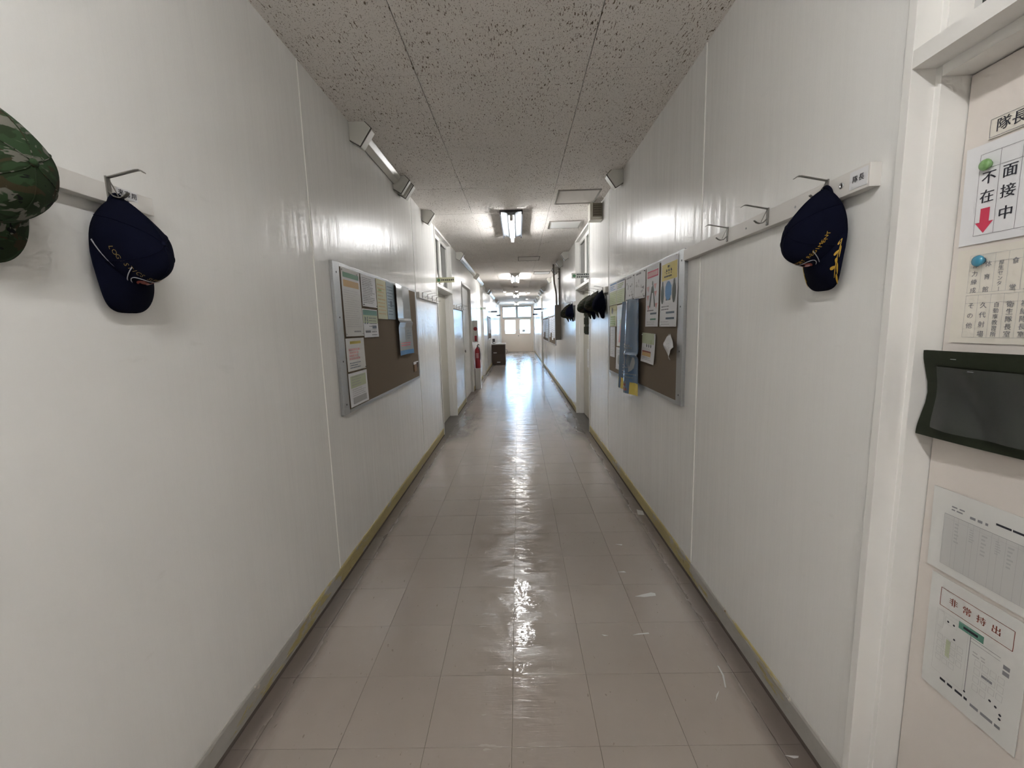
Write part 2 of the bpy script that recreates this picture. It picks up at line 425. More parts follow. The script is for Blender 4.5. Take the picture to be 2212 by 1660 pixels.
class Sheet:
    """A sheet of paper lying against a plane: s runs right, t runs up, both from its centre."""
    def __init__(s, name, ctr, right, normal, w, h, m, bend=None, rot=0.0, th=0.0006, upv=(0, 0, 1), nu=8, nv=10):
        s.c = Vector(ctr); s.n = Vector(normal).normalized()
        r = Vector(right).normalized(); u = Vector(upv)
        s.r = r*math.cos(rot)+u*math.sin(rot); s.u = u*math.cos(rot)-r*math.sin(rot)
        s.w, s.h = w, h; s.bend = bend or (lambda a, b: 0.0)
        body = MB(); s.pr = MB()
        body.grid(lambda a, b: s.P((a-.5)*w, (b-.5)*h, th), nu, nv)
        body.grid(lambda a, b: s.P((.5-a)*w, (b-.5)*h, 0.0), nu, nv)
        k = 2*(nu+1)
        e = []
        for i in range(nu): e += [((i-nu/2)/nu*w, -h/2, (i+1-nu/2)/nu*w, -h/2), ((i+1-nu/2)/nu*w, h/2, (i-nu/2)/nu*w, h/2)]
        for j in range(nv): e += [(-w/2, (j+1-nv/2)/nv*h, -w/2, (j-nv/2)/nv*h), (w/2, (j-nv/2)/nv*h, w/2, (j+1-nv/2)/nv*h)]
        for a, b, c, d in e: body.add([s.P(a, b, th), s.P(a, b, 0), s.P(c, d, 0), s.P(c, d, th)], [(0, 1, 2, 3)])
        s.o = body.build(name, m=m, smooth=False); s.th = th
    def P(s, a, b, off): return s.c + s.r*a + s.u*b + s.n*(off+s.bend(a/s.w+.5, b/s.h+.5))
    def rect(s, a0, b0, a1, b1, m, lift=0.0004):
        na = max(1, round(abs(a1-a0)/s.w*8)); nb = max(1, round(abs(b1-b0)/s.h*10))
        g_ = lambda i, j: s.P(a0+(a1-a0)*i, b0+(b1-b0)*j, s.th+lift)
        if abs(a1-a0) > .09 and abs(b1-b0) > .028: MB().grid(g_, na, nb, m).build('printed_panel', s.o)
        else: s.pr.grid(g_, na, nb, m)
    def hline(s, a0, a1, b, t, m): s.rect(a0, b-t/2, a1, b+t/2, m, 0.0006)
    def vline(s, a, b0, b1, t, m): s.rect(a-t/2, b0, a+t/2, b1, m, 0.0006)
    def frame(s, a0, b0, a1, b1, t, m):
        s.hline(a0, a1, b0, t, m); s.hline(a0, a1, b1, t, m); s.vline(a0, b0, b1, t, m); s.vline(a1, b0, b1, t, m)
    def text(s, body, a, b, size, m, bold=0.0):
        v, f = glyphs(body, size)
        s.pr.add([s.P(a+x, b+y, s.th+0.0008) for x, y in v], f, m)
        if bold: s.pr.add([s.P(a+x+bold, b+y, s.th+0.00085) for x, y in v], f, m)
    def vtext(s, body, a, b0, b1, size, m, bold=0.0):
        n = len(body)
        for i, ch in enumerate(body):
            b = b0 if n == 1 else b0+(b1-b0)*i/(n-1)
            if ch == 'ー': s.vline(a, b-size*.4, b+size*.4, size*.09, m)
            else: s.text(ch, a, b, size, m, bold)
    def rows(s, a0, a1, b0, b1, n, m, fill=0.55, seed=1, ragged=True):
        rnd = random.Random(seed); dy = (b1-b0)/max(n, 1)
        for i in range(n):
            b = b0+dy*(i+.5); e = a1-(a1-a0)*(rnd.random()*.45 if ragged else 0); a = a0
            while a < e-.002:
                w = min(e-a, rnd.uniform(.006, .03)); s.rect(a, b-abs(dy)*fill/2, a+w, b+abs(dy)*fill/2, m, 0.0005); a += w+rnd.uniform(.002, .007)
    def poly(s, pts, m, lift=0.0007):
        v = [s.P(a, b, s.th+lift) for a, b in pts]
        if max(p[0] for p in pts)-min(p[0] for p in pts) > .05: MB().add(v, [tuple(range(len(pts)))], m).build('picture', s.o)
        else: s.pr.add(v, [tuple(range(len(pts)))], m)
    def ellipse(s, a, b, ra, rb, m, n=14, lift=0.0007):
        s.poly([(a+ra*math.cos(2*math.pi*k/n), b+rb*math.sin(2*math.pi*k/n)) for k in range(n)], m, lift)
    def pins(s, pts, m, r=0.004):
        for a, b in pts:
            MB().lathe(s.P(a, b, s.th), s.n, [(r*.6, 0), (r*.6, .003), (r, .004), (r, .006), (r*.6, .0075)], 10, m).build('push_pin', s.o, smooth=True)
    def done(s, label, cat, group=None):
        if s.pr.v: s.pr.build('print', s.o)
        return tag(s.o, label, cat, group)

# ================================================================ THE SHELL
# ---- floor: a screed with tiles laid on it
T = 0.303; TX0 = -0.9114; TY0 = 1.2717
fl = struct(bx(-1.25, 1.25, Y0, Y1, -0.12, -0.0025, m=GROUT).build('floor'), 'waxed greyish brown vinyl tile corridor floor', 'floor')
def tile_mesh(w, d):
    g = 0.0006
    mb = MB(); a, b = w/2-g, d/2-g; c = 0.0006
    v = [(-a, -b, -.003), (a, -b, -.003), (a, b, -.003), (-a, b, -.003), (-a, -b, -c), (a, -b, -c), (a, b, -c), (-a, b, -c),
         (-a+c, -b+c, 0), (a-c, -b+c, 0), (a-c, b-c, 0), (-a+c, b-c, 0)]
    f = [(8, 9, 10, 11)]+[(i, (i+1) % 4, (i+1) % 4+4, i+4) for i in range(4)]+[(i+4, (i+1) % 4+4, (i+1) % 4+8, i+8) for i in range(4)]
    mb.add(v, f, FLOOR); return mb.mesh('floor_tile', (0, 0, 0))
cols = [(-1.0, TX0)]+[(TX0+i*T, TX0+(i+1)*T) for i in range(6)]+[(TX0+6*T, 1.0)]
meshes = {}
row_lo, row_hi = -1, 35
for j in range(row_lo, row_hi):
    for i, (xa, xb) in enumerate(cols):
        key = 0 if 0 < i < 7 else i+1
        if key not in meshes: meshes[key] = tile_mesh(xb-xa, T)
        o = bpy.data.objects.new('floor_tile', meshes[key]); C.objects.link(o)
        place(o, ((xa+xb)/2, TY0+(j+.5)*T, 0), fl)
rest = MB()
js = [j for j in range(-31, 79) if not row_lo <= j < row_hi]
for j in js:
    ya, yb = max(TY0+j*T, Y0), min(TY0+(j+1)*T, Y1)
    if yb-ya < .02: continue
    for xa, xb in cols: rest.box(xa+.0009, xb-.0009, ya+.0009, yb-.0009, -.003, 0, FLOOR)
ro = rest.build('floor_tiles', fl); ro['kind'] = 'stuff'
for (xa, xb) in ((-1.25, -1.0), (1.0, 1.25)):        # thresholds inside the door recesses
    bx(xa, xb, Y0, Y1, -.004, -.0005, m=FLOOR).build('threshold', fl)
# small flat pale marks on the tiles
PALEMARK = mat('white_mark', (0.52, 0.51, 0.50), 0.3)
for pts in [[(.640, 2.075), (.69, 2.069), (.752, 2.078), (.755, 2.10), (.735, 2.106), (.68, 2.09)], [(.552, 1.793), (.60, 1.797), (.632, 1.80), (.63, 1.808), (.58, 1.803)],
            [(.858, 1.61), (.863, 1.607), (.862, 1.56), (.842, 1.50), (.838, 1.503), (.855, 1.56)], [(.80, 1.475), (.808, 1.487), (.79, 1.47), (.772, 1.44)],
            [(.905, 1.235), (.93, 1.224), (.945, 1.226), (.95, 1.232), (.92, 1.234)], [(.93, 3.05), (.975, 3.04), (.985, 3.11), (.945, 3.14)], [(.42, 1.79), (.44, 1.793), (.41, 1.80)],
            [(.66, 2.62), (.70, 2.60), (.705, 2.615)], [(.60, 2.30), (.65, 2.295), (.64, 2.31)]]:
    MB().add([(a, b, .0006) for a, b in pts]+[(a, b, .0001) for a, b in pts],
             [tuple(range(len(pts)))]+[(i, i+len(pts), (i+1) % len(pts)+len(pts), (i+1) % len(pts)) for i in range(len(pts))], PALEMARK).build('pale_mark', fl)

# ---- ceiling: boards in a 91 cm grid
ce = struct(bx(-1.25, 1.25, Y0, Y1, HZ+.011, HZ+.13, m=GROOVE).build('ceiling'), 'grey brown fissured acoustic board ceiling', 'ceiling')
CP = 0.907; CY0 = 2.4126-12*CP
cx = [(-WX-.02, -.4480), (-.4480, .4480), (.4480, WX+.02)]
cm = {}
nrow = 0
y = CY0
while y < Y1-.05:
    yb = min(y+CP, Y1)
    for i, (xa, xb) in enumerate(cx):
        key = (i, round(yb-y, 3))
        if key not in cm:
            g = .0017; a, b = (xb-xa)/2-g, (yb-y)/2-g; c = .0012
            v = [(-a, -b, .012), (a, -b, .012), (a, b, .012), (-a, b, .012), (-a, -b, c), (a, -b, c), (a, b, c), (-a, b, c), (-a+c, -b+c, 0), (a-c, -b+c, 0), (a-c, b-c, 0), (-a+c, b-c, 0)]
            f = [(8, 11, 10, 9)]+[(i2, i2+4, (i2+1) % 4+4, (i2+1) % 4) for i2 in range(4)]+[(i2+4, i2+8, (i2+1) % 4+8, (i2+1) % 4+4) for i2 in range(4)]
            cm[key] = MB().add(v, f, CEIL).mesh('ceiling_panel', (0, 0, 0))
        o = bpy.data.objects.new('ceiling_panel', cm[key]); C.objects.link(o)
        place(o, ((xa+xb)/2, (y+yb)/2, HZ), ce)
    y = yb
# ---- side walls
OPEN = {-1: [(5.60, 6.92, HZ), (8.12, 9.55, 2.33), (12.10, 12.95, 2.70)], 1: [(0.17, 1.107, HZ), (5.585, 6.90, HZ), (16.0, 16.95, 2.60)]}
SEAM = [-6.6, -4.38, -2.175, 0.03, 2.235, 4.44, 10.9, 14.2, 16.2, 18.4, 20.6, 22.8]
NAME = {-1: 'left', 1: 'right'}
WALLS = {}
for sd in (-1, 1):
    segs = []; y = Y0
    for a, b, zt in OPEN[sd]: segs.append((y, a)); y = b
    segs.append((y, Y1))
    back = MB()
    for a, b in segs: back.box(*sorted((sd*(WX+.010), sd*1.25)), a, b, -.02, HZ+.02, WALL)
    for a, b, zt in OPEN[sd]:
        back.box(*sorted((sd*1.17, sd*1.25)), a, b, -.02, HZ+.02, GROUT)
        if zt < HZ: back.box(*sorted((sd*(WX+.010), sd*1.2)), a, b, zt, HZ+.02, WALL)
    w = struct(back.build('wall_'+NAME[sd]), 'off-white gloss painted panel wall on the %s of the corridor' % NAME[sd], 'wall')
    WALLS[sd] = w
    for a, b in segs:
        cuts = [a]+[s for s in SEAM if a+.15 < s < b-.15]+[b]
        for p, q_ in zip(cuts, cuts[1:]):
            bx(*sorted((sd*WX, sd*(WX+.011))), p+.0012, q_-.0012, 0, HZ, m=WALL).build('wall_panel', w)
        for s in cuts[1:-1]:
            bx(*sorted((sd*(WX-.0025), sd*(WX+.012))), s-.0032, s+.0032, .07, HZ, m=JOINT).build('joint_strip', w)
    for a, b, zt in OPEN[sd]:
        if zt < HZ: bx(*sorted((sd*WX, sd*(WX+.011))), a, b, zt, HZ, m=WALL).build('wall_panel', w)
    # skirting
    bo = None
    bb = struct(thing('baseboard_'+NAME[sd], (sd*WX, 2, 0), 'peeling grey and mustard painted skirting on the %s' % NAME[sd], 'baseboard'))
    for a, b in segs:
        cuts = [a]+[s for s in SEAM if a+.15 < s < b-.15]+[b]
        for p, q_ in zip(cuts, cuts[1:]):
            prof = [(sd*(WX+.004), 0), (sd*(WX-.007), 0), (sd*(WX-.007), .082), (sd*(WX-.004), .092), (sd*(WX+.004), .098)]
            MB().prism(prof, 'y', p+.001, q_-.001, BASE).build('skirting_board', bb)
            MB().prism([(sd*(WX-.007), 0), (sd*(WX-.0135), 0), (sd*(WX-.011), .006), (sd*(WX-.007), .010)], 'y', p, q_, GROUT).build('dark_gap_line', bb)  # dark strip along the gap at floor level
struct(bx(-1.25, 1.25, Y0-.1, Y0, 0, HZ, m=WALL).build('wall_back'), 'plain wall closing the corridor behind the viewer', 'wall')
# end wall around the double door
ew = MB()
ew.box(-1.25, -.93, Y1, Y1+.12, 0, HZ+.1, WALL).box(.95, 1.25, Y1, Y1+.12, 0, HZ+.1, WALL).box(-.93, .95, Y1, Y1+.12, 2.70, HZ+.1, WALL)
struct(ew.build('wall_end'), 'narrow pale wall around the far double door', 'wall')
struct(bx(-12, 12, Y1+.12, Y1+30, -.2, -.05, m=OUTG).build('ground'), 'pale concrete ground outside the far door', 'ground')

# ---- far double door with transom lights
d = struct(thing('door_1', (0.01, Y1+.03, 0), 'cream double door with glazed panels at the far end', 'door'))
fx0, fx1, fm = -.93, .95, .01
def fbar(n, a, b, z0, z1, m=FRAMEG, y0=Y1-.02, y1=Y1+.10): return bx(a, b, y0, y1, z0, z1, m=m).build(n, d, bevel=.004)
fbar('frame_post', fx0, fx0+.09, 0, 2.70, CREAM); fbar('frame_post', fx1-.09, fx1, 0, 2.70, CREAM)
fbar('frame_head', fx0+.09, fx1-.09, 2.655, 2.70); fbar('transom_bar', fx0+.09, fx1-.09, 1.945, 2.02); fbar('mullion', fm-.035, fm+.035, 2.02, 2.655)
for a, b in ((fx0+.09, fm-.035), (fm+.035, fx1-.09)):
    f = MB(); t_ = .035; ya, yb = Y1+.02, Y1+.06
    f.box(a, a+t_, ya, yb, 2.02, 2.655).box(b-t_, b, ya, yb, 2.02, 2.655).box(a+t_, b-t_, ya, yb, 2.02, 2.02+t_).box(a+t_, b-t_, ya, yb, 2.655-t_, 2.655)
    s = f.build('transom_sash', d, m=FRAMEG)
    bx(a+t_, b-t_, Y1+.037, Y1+.043, 2.02+t_, 2.655-t_, m=GLASS).build('pane', s)
def round_hole(mb, x0, x1, z0, z1, hx0, hx1, hz0, hz1, r, ya, yb, m):
    out = []; inn = []; n = 5
    for cx_, cz_, a0, ox, oz in ((hx1-r, hz1-r, 0, x1, z1), (hx0+r, hz1-r, 90, x0, z1), (hx0+r, hz0+r, 180, x0, z0), (hx1-r, hz0+r, 270, x1, z0)):
        for k in range(n+1):
            a = R(a0+90*k/n); inn.append((cx_+r*math.cos(a), cz_+r*math.sin(a))); out.append((ox, oz))
    N = len(inn)
    for y_ in (ya, yb):
        v = [(p[0], y_, p[1]) for p in inn]+[(p[0], y_, p[1]) for p in out]
        f = []
        for i in range(N):
            j = (i+1) % N
            f.append((i, j, j+N, i+N) if out[i] != out[j] else (i, j, i+N))
        mb.add(v, f, m)
    mb.add([(p[0], ya, p[1]) for p in inn]+[(p[0], yb, p[1]) for p in inn], [(i, (i+1) % N, (i+1) % N+N, i+N) for i in range(N)], m)
    mb.add([(x0, ya, z0), (x1, ya, z0), (x1, ya, z1), (x0, ya, z1), (x0, yb, z0), (x1, yb, z0), (x1, yb, z1), (x0, yb, z1)], [(0, 1, 5, 4), (1, 2, 6, 5), (2, 3, 7, 6), (3, 0, 4, 7)], m)
for k, (a, b, wa, wb) in enumerate(((fx0+.09, fm, -.71, -.10), (fm, fx1-.09, .17, .77))):
    mb = MB(); round_hole(mb, a, b, .008, 1.946, wa, wb, 1.09, 1.88, .05, Y1+.02, Y1+.06, CREAM)
    lf = mb.build('door_leaf', d)
    bx(wa, wb, Y1+.037, Y1+.043, 1.09, 1.88, m=GLASS).build('pane', lf)
    if k == 1:
        MB().tube([(fm+.06, Y1+.02, .95), (fm+.06, Y1-.035, .95)], .012, 10, ALU_D).lathe((fm+.06, Y1-.035, .95), (0, -1, 0), [(.012, 0), (.03, .008), (.032, .02), (.02, .032)], 14, ALU_D).build('door_knob', lf, smooth=True)
        bx(.30, .48, Y1+.033, Y1+.036, 1.17, 1.30, m=SIGNW).build('notice', lf)
        for q_ in range(3): bx(.31, .47, Y1+.0318, Y1+.033, 1.19+.035*q_, 1.205+.035*q_, m=INKG).build('notice_line', lf)
bx(fm-.02, fm+.02, Y1+.06, Y1+.07, .01, 1.95, m=CREAM).build('light_stop_strip', d)  # strip added behind the leaves to block the slit of daylight
bx(fx0, fx1, Y1-.03, Y1+.12, 0, .011, m=ALU_D).build('threshold_strip', d)

# ---- doors along the sides
def side_door(n, sd, a, b, lint, zt, label, leafm, rec=.1126):
    """frame, lintel, recessed leaf and glazed transom in the opening from y=a to y=b"""
    X = lambda d_: sd*(WX+d_)
    d = struct(thing('door_%d' % n, (sd*1.06, (a+b)/2, 0), label, 'door'))
    for s, ye in ((1, b), (-1, a)):          # stepped jambs
        f, g = .023, .037
        bx(*sorted((X(-.0008), X(.006))), *sorted((ye-s*.001, ye+s*.0035)), 0, zt, m=CAULK).build('caulk_strip', d)  # dark caulk strip between wall and casing
        P = [(X(-.011), ye-s*.001), (X(-.011), ye-s*f), (X(.0465), ye-s*f), (X(.0465), ye-s*g), (X(.165), ye-s*g), (X(.165), ye)]
        MB().prism(P, 'z', 0, zt, TRIM).build('jamb', d, bevel=.0012)
    P = [(X(-.0105), lint+.039), (X(-.0105), lint), (X(.0478), lint), (X(.0478), lint-.024), (X(.165), lint-.024), (X(.165), lint+.039)]
    MB().prism(P, 'y', a+.018, b-.018, TRIM).build('lintel', d)
    lf = bx(*sorted((X(rec), X(.150))), a+.040, b-.040, .008, lint-.027, m=leafm).build('door_leaf', d, bevel=.0015)
    if zt-lint > .2:
        P = [(X(-.0045), zt), (X(-.0045), zt-.03), (X(.10), zt-.03), (X(.10), zt)]
        MB().prism(P, 'y', a+.024, b-.024, TRIM).build('head_trim', d)
        z0, z1 = lint+.039, zt-.03
        mid = (a+b)/2
        for p, q_ in ((a+.037, mid-.01), (mid+.01, b-.037)):
            w_ = .055; s = MB()
            s.box(*sorted((X(.05), X(.085))), p, p+w_, z0, z1).box(*sorted((X(.05), X(.085))), q_-w_, q_, z0, z1)
            s.box(*sorted((X(.05), X(.085))), p+w_, q_-w_, z0, z0+w_*.6).box(*sorted((X(.05), X(.085))), p+w_, q_-w_, z1-w_, z1)
            so = s.build('transom_sash', d, m=TRIM)
            bx(*sorted((X(.066), X(.070))), p+w_, q_-w_, z0+w_*.6, z1-w_, m=DARKPANE).build('pane', so)
        bx(*sorted((X(.055), X(.10))), mid-.01, mid+.01, z0, z1, m=TRIM).build('mullion', d)
    return d, lf
d2, leaf2 = side_door(2, 1, .17, 1.107, 2.007, HZ, 'cream painted door covered with notices at the right edge', DOORP)
d3, leaf3 = side_door(3, -1, 5.60, 6.92, 2.00, HZ, 'recessed beige door with glazed transom beyond the left notice board', DOOR2)
d4, leaf4 = side_door(4, 1, 5.585, 6.90, 2.00, HZ, 'recessed beige door with glazed transom beyond the right notice board', DOOR2)
d5, leaf5 = side_door(5, -1, 8.12, 9.55, 2.29, 2.33, 'wide grey door further along the left wall before the extinguisher', TRIM, rec=.047)
d6, leaf6 = side_door(6, -1, 12.10, 12.95, 2.02, 2.70, 'narrow door beyond the fire extinguisher on the left', DOOR2)
d7, leaf7 = side_door(7, 1, 16.0, 16.95, 2.02, 2.60, 'narrow door near the far end on the right', DOOR2)
for lf, sd, y_ in ((leaf3, -1, 5.75), (leaf4, 1, 5.76), (leaf6, -1, 12.2), (leaf7, 1, 16.1), (leaf5, -1, 8.25)):
    x = sd*(WX+(.047 if lf is leaf5 else .1126))
    MB().tube([(x, y_, 1.0), (x-sd*.05, y_, 1.0)], .011, 10, ALU_D).lathe((x-sd*.045, y_, 1.0), (-sd, 0, 0), [(.012, 0), (.026, .006), (.028, .018), (.018, .027)], 14, ALU_D).build('door_knob', lf, smooth=True)

# ================================================================ CEILING FITTINGS
def tube_lamp(o, x, y0, y1, z, r=.0163, m=None):
    MB().tube([(x, y0+.03, z), (x, y1-.03, z)], r, 14, m or TUBE).build('tube', o, smooth=True)
    for ya, yb in ((y0+.005, y0+.03), (y1-.03, y1-.005)):
        MB().box(x-.018, x+.018, ya, yb, z-.02, HZ-.03).build('lamp_holder', o, m=WHITEP, bevel=.003)
def lamp_single(y0, label):
    y1 = y0+1.31; o = thing('ceiling_light', (.008, (y0+y1)/2, HZ-.11), label, 'ceiling light', 'fluorescent ceiling lights')
    c = .008
    MB().prism([(c-.118, HZ), (c-.118, HZ-.012), (c-.05, HZ-.030), (c-.035, HZ-.055), (c+.035, HZ-.055), (c+.05, HZ-.030), (c+.118, HZ-.012), (c+.118, HZ)], 'y', y0+.010, y1-.010, mat('grey_reflector', (.16, .175, .19), .4)).build('reflector', o)
    shadow_rim = MB(); k = FRAMEG
    shadow_rim.box(c-.132, c-.118, y0, y1, HZ-.050, HZ).box(c+.118, c+.132, y0, y1, HZ-.050, HZ).box(c-.118, c+.118, y0, y0+.01, HZ-.022, HZ).box(c-.118, c+.118, y1-.01, y1, HZ-.022, HZ)
    shadow_rim.build('shadow_rim', o, m=SCREW)  # dark strips stand in for the tray's drop shadow and shade the ceiling
    tube_lamp(o, c, y0+.02, y1-.02, HZ-.092, .0185, TUBE_BRIGHT if y0 > 3 else TUBE)
def lamp_double(y0, label):
    y1 = y0+1.28; c = .008; o = thing('ceiling_light', (c, (y0+y1)/2, HZ-.11), label, 'ceiling light', 'fluorescent ceiling lights')
    MB().prism([(c-.12, HZ), (c-.12, HZ-.012), (c-.022, HZ-.085), (c+.022, HZ-.085), (c+.12, HZ-.012), (c+.12, HZ)], 'y', y0, y1, WHITEP).build('reflector', o)
    for s in (-1, 1): tube_lamp(o, c+s*.085, y0, y1, HZ-.082, m=TUBE_DIM if y0 > 8 else TUBE)
lamp_single(5.02, 'single tube ceiling light nearest the viewer, tray edged with dark shadow strips')
lamp_single(-0.75, 'single tube ceiling light directly above the viewer')
lamp_double(-3.1, 'added twin tube ceiling light out of view behind the viewer')  # added out of view to brighten the near door casing and walls
lamp_double(10.7, 'twin tube ceiling light second in the row down the corridor')
lamp_double(16.6, 'twin tube ceiling light third in the row down the corridor')
lamp_double(22.4, 'twin tube ceiling light last in the row, before the far door')

def hatch(x0, x1, y0, y1, label, pale_panel=False):
    o = thing('ceiling_hatch', ((x0+x1)/2, (y0+y1)/2, HZ-.012), label, 'hatch', 'ceiling hatches')
    t_ = .012; m = HATCHW if pale_panel else HATCH  # two of the panels get a paler colour
    f = MB().box(x0, x1, y0, y0+t_, HZ-.010, HZ).box(x0, x1, y1-t_, y1, HZ-.010, HZ).box(x0, x0+t_, y0+t_, y1-t_, HZ-.010, HZ).box(x1-t_, x1, y0+t_, y1-t_, HZ-.010, HZ)
    f.build('hatch_frame', o, m=HATCHF)
    bx(x0+t_+.004, x1-t_-.004, y0+t_+.004, y1-t_-.004, HZ-.006, HZ, m=m).build('hatch_panel', o)
    bx(x0+t_, x1-t_, y0+t_, y1-t_, HZ-.003, HZ, m=GROOVE).build('gap', o)
hatch(.485, .915, 4.375, 4.835, 'square ceiling hatch with grey board panel beside the wall speaker')
hatch(.485, .915, 5.60, 6.00, 'pale square ceiling panel beside the nearest ceiling light', True)
hatch(.085, .51, 8.25, 8.72, 'square ceiling hatch alone between first and second lights')
hatch(.47, .88, 10.5, 10.95, 'pale ceiling panel to the right of the second light', True)
# small round ceiling fittings; glow added so they show as bright discs
LITTLE = mat('added_disc_glow', (1, 1, 1), .4, emit=(1, .98, .95), estr=5.0)
for x, y, lab in ((-.40, 15.67, 'left one of three small round glowing ceiling fittings in a row'), (.04, 15.62, 'middle one of three small round glowing ceiling fittings in a row'), (.49, 16.38, 'right one of three small round glowing ceiling fittings in a row'), (.50, 19.98, 'small round glowing ceiling fitting nearest the far door')):
    o = MB().lathe((x, y, HZ), (0, 0, -1), [(.05, 0), (.055, .012), (.05, .025), (.032, .04), (.012, .046)], 16, WHITEP).build('round_fitting', smooth=True)
    tag(o, lab, 'ceiling fitting', 'small round ceiling fittings')
    MB().lathe((x, y, HZ-.025), (0, 0, -1), [(.046, 0), (.042, .022), (.02, .034)], 16, LITTLE).build('glow_cap', o, smooth=True)
o = MB().lathe((.01, 14.2, HZ), (0, 0, -1), [(.085, 0), (.085, .008), (.05, .016)], 16, CONDUIT).build('ceiling_cover', smooth=True)
tag(o, 'flat dark round cover plate in the ceiling beyond the second light', 'cover plate')
MB().lathe((.01, 14.2, HZ-.016), (0, 0, -1), [(.01, 0), (.007, .004)], 8, SCREW).build('screw', o)

# corner raceway: five-sided cover boxes and the slim moulding that runs between them
def rbox(o, sd, y0, y1):
    P = [(sd*WX, HZ), (sd*(WX-.100), HZ), (sd*(WX-.140), HZ-.042), (sd*(WX-.065), HZ-.148), (sd*WX, HZ-.110)]
    MB().prism(P, 'y', y0, y1, DUCT).build('corner_cover', o, bevel=.004)
    Q = [(sd*WX, HZ), (sd*(WX-.106), HZ), (sd*(WX-.148), HZ-.042), (sd*(WX-.066), HZ-.155), (sd*WX, HZ-.115)]
    MB().prism(Q, 'y', y0+.004, y0+.012, DUCTD).build('outline_plate', o)  # larger dark plate that outlines the cover
def rway(o, sd, y0, y1):
    P = [(sd*WX, HZ), (sd*(WX-.062), HZ), (sd*(WX-.070), HZ-.012), (sd*(WX-.050), HZ-.048), (sd*(WX-.012), HZ-.074), (sd*WX, HZ-.066)]
    MB().prism(P, 'y', y0, y1, DUCT).build('moulding', o, bevel=.003)
RACE = [(-1, [(2.87, 2.96), (3.83, 3.90), (3.97, 4.06)], [(2.96, 3.83)], 'white corner raceway with moulding above the left notice board'),
        (-1, [(4.92, 5.02)], [], 'single white corner cover before the left beige door'),
        (-1, [(7.55, 7.65), (10.5, 10.62)], [(7.65, 10.5), (10.62, 12.8)], 'long white corner raceway above the wide grey left door'),
        (-1, [(14.3, 14.5), (15.2, 15.4)], [(15.4, 19.0)], 'distant white corner raceway at upper left near the cabinet'),
        (-1, [(20.6, 20.8), (22.0, 22.2)], [], 'farthest white corner covers at upper left by the end door'),
        (1, [(3.86, 3.96)], [], 'single white corner cover above the right notice board'),
        (1, [(7.85, 7.95), (8.80, 8.90)], [], 'pair of white corner covers above the dark caps on the right'),
        (1, [(9.75, 9.86), (10.05, 10.16), (11.8, 11.9)], [(9.86, 10.05)], 'white corner covers above the brown wall conduits'),
        (1, [(14.6, 14.75), (15.6, 15.75), (16.6, 16.75)], [], 'three bright corner covers above the narrow right door'),
        (1, [(18.5, 18.7), (19.8, 20.0), (21.2, 21.4)], [], 'three farthest corner covers at upper right')]
for sd, bxs, mo, lab in RACE:
    o = thing('cable_raceway', (sd*(WX-.05), bxs[0][0], HZ-.15), lab, 'raceway', 'corner cable raceways')
    for a, b in bxs: rbox(o, sd, a, b)
    for a, b in mo: rway(o, sd, a, b)
# loudspeaker box on the right wall
o = thing('wall_speaker', (.93, 4.81, 2.565), 'small cream wall speaker with olive front high on the right', 'speaker')
MB().prism([(.863, 4.76), (WX, 4.76), (WX, 4.90), (.863, 4.90)], 'z', 2.57, 2.745, SPKW).build('case', o, bevel=.006)
bx(.892, .990, 4.752, 4.762, 2.602, 2.742, m=SPKM).build('front_grille', o, bevel=.003)
for k in range(5): bx(.900, .982, 4.7495, 4.7525, 2.618+k*.024, 2.622+k*.024, m=GROUT).build('slot', o)

# ================================================================ HOOK RAILS
def hook(o, sd, y, z=1.79, s=1.0):
    X = lambda u: sd*(WX-u)
    m = MB()
    m.box(*sorted((X(.030), X(.034))), y-.006, y+.006, z-.012, z+.048)
    def strap(pts, w, t):
        for (u0, z0), (u1, z1) in zip(pts, pts[1:]):
            v = []
            for u_, z_ in ((u0, z0), (u1, z1)):
                for yy in (-w, w):
                    for dz in (-t, t): v.append((X(u_), y+yy, z_+dz))
            m.add(v, [(0, 1, 3, 2), (4, 6, 7, 5), (0, 2, 6, 4), (1, 5, 7, 3), (0, 4, 5, 1), (2, 3, 7, 6)])
    strap([(.033, z+.045), (.108, z+.060), (.118, z+.060), (.128, z+.053)], .005, .0012)
    strap([(.033, z+.012), (.046, z-.002), (.060, z-.005), (.070, z-.002), (.080, z+.006)], .005, .0012)
    strap([(.034, z+.044), (.054, z+.000)], .0015, .001)
    h = m.build('hook', o, m=ALU_D)
    MB().lathe((X(.034), y, z-.006), (-sd, 0, 0), [(.0035, 0), (.0035, .002), (.001, .003)], 8, ALU).build('screw', h)
def rail(sd, y0, y1, hooks, label, z0=1.772, z1=1.832):
    o = thing('hook_rail', (sd*(WX-.015), (y0+y1)/2, z0), label, 'coat hook rail', 'wall hook rails')
    b = bx(*sorted((sd*WX, sd*(WX-.030))), y0, y1, z0, z1, m=RAILW).build('rail_board', o, bevel=.0015)
    for y in hooks: hook(o, sd, y)
    return o
rl1 = rail(-1, -.10, 1.232, [.20, .50, .80, 1.10], 'white hook rail with 来客用 label at the left edge, caps hanging', 1.775, 1.822)
rl2 = rail(1, 1.157, 2.385, [1.308, 1.602, 1.897], 'white hook rail labelled 隊長 beside the near right door')
rl3 = rail(-1, 4.47, 5.56, [4.62, 4.88, 5.14, 5.40], 'empty white hook rail between the left notice board and beige door')
rl4 = rail(1, 4.47, 5.55, [4.60, 4.86, 5.12, 5.38], 'hook rail crowded with caps between right notice board and door')
rl5 = rail(-1, 6.98, 8.08, [7.15, 7.45, 7.75, 7.98], 'empty hook rail past the beige left door')
rl6 = rail(1, 6.95, 8.10, [7.1, 7.4, 7.7, 8.0], 'hook rail with dark caps past the right beige door')
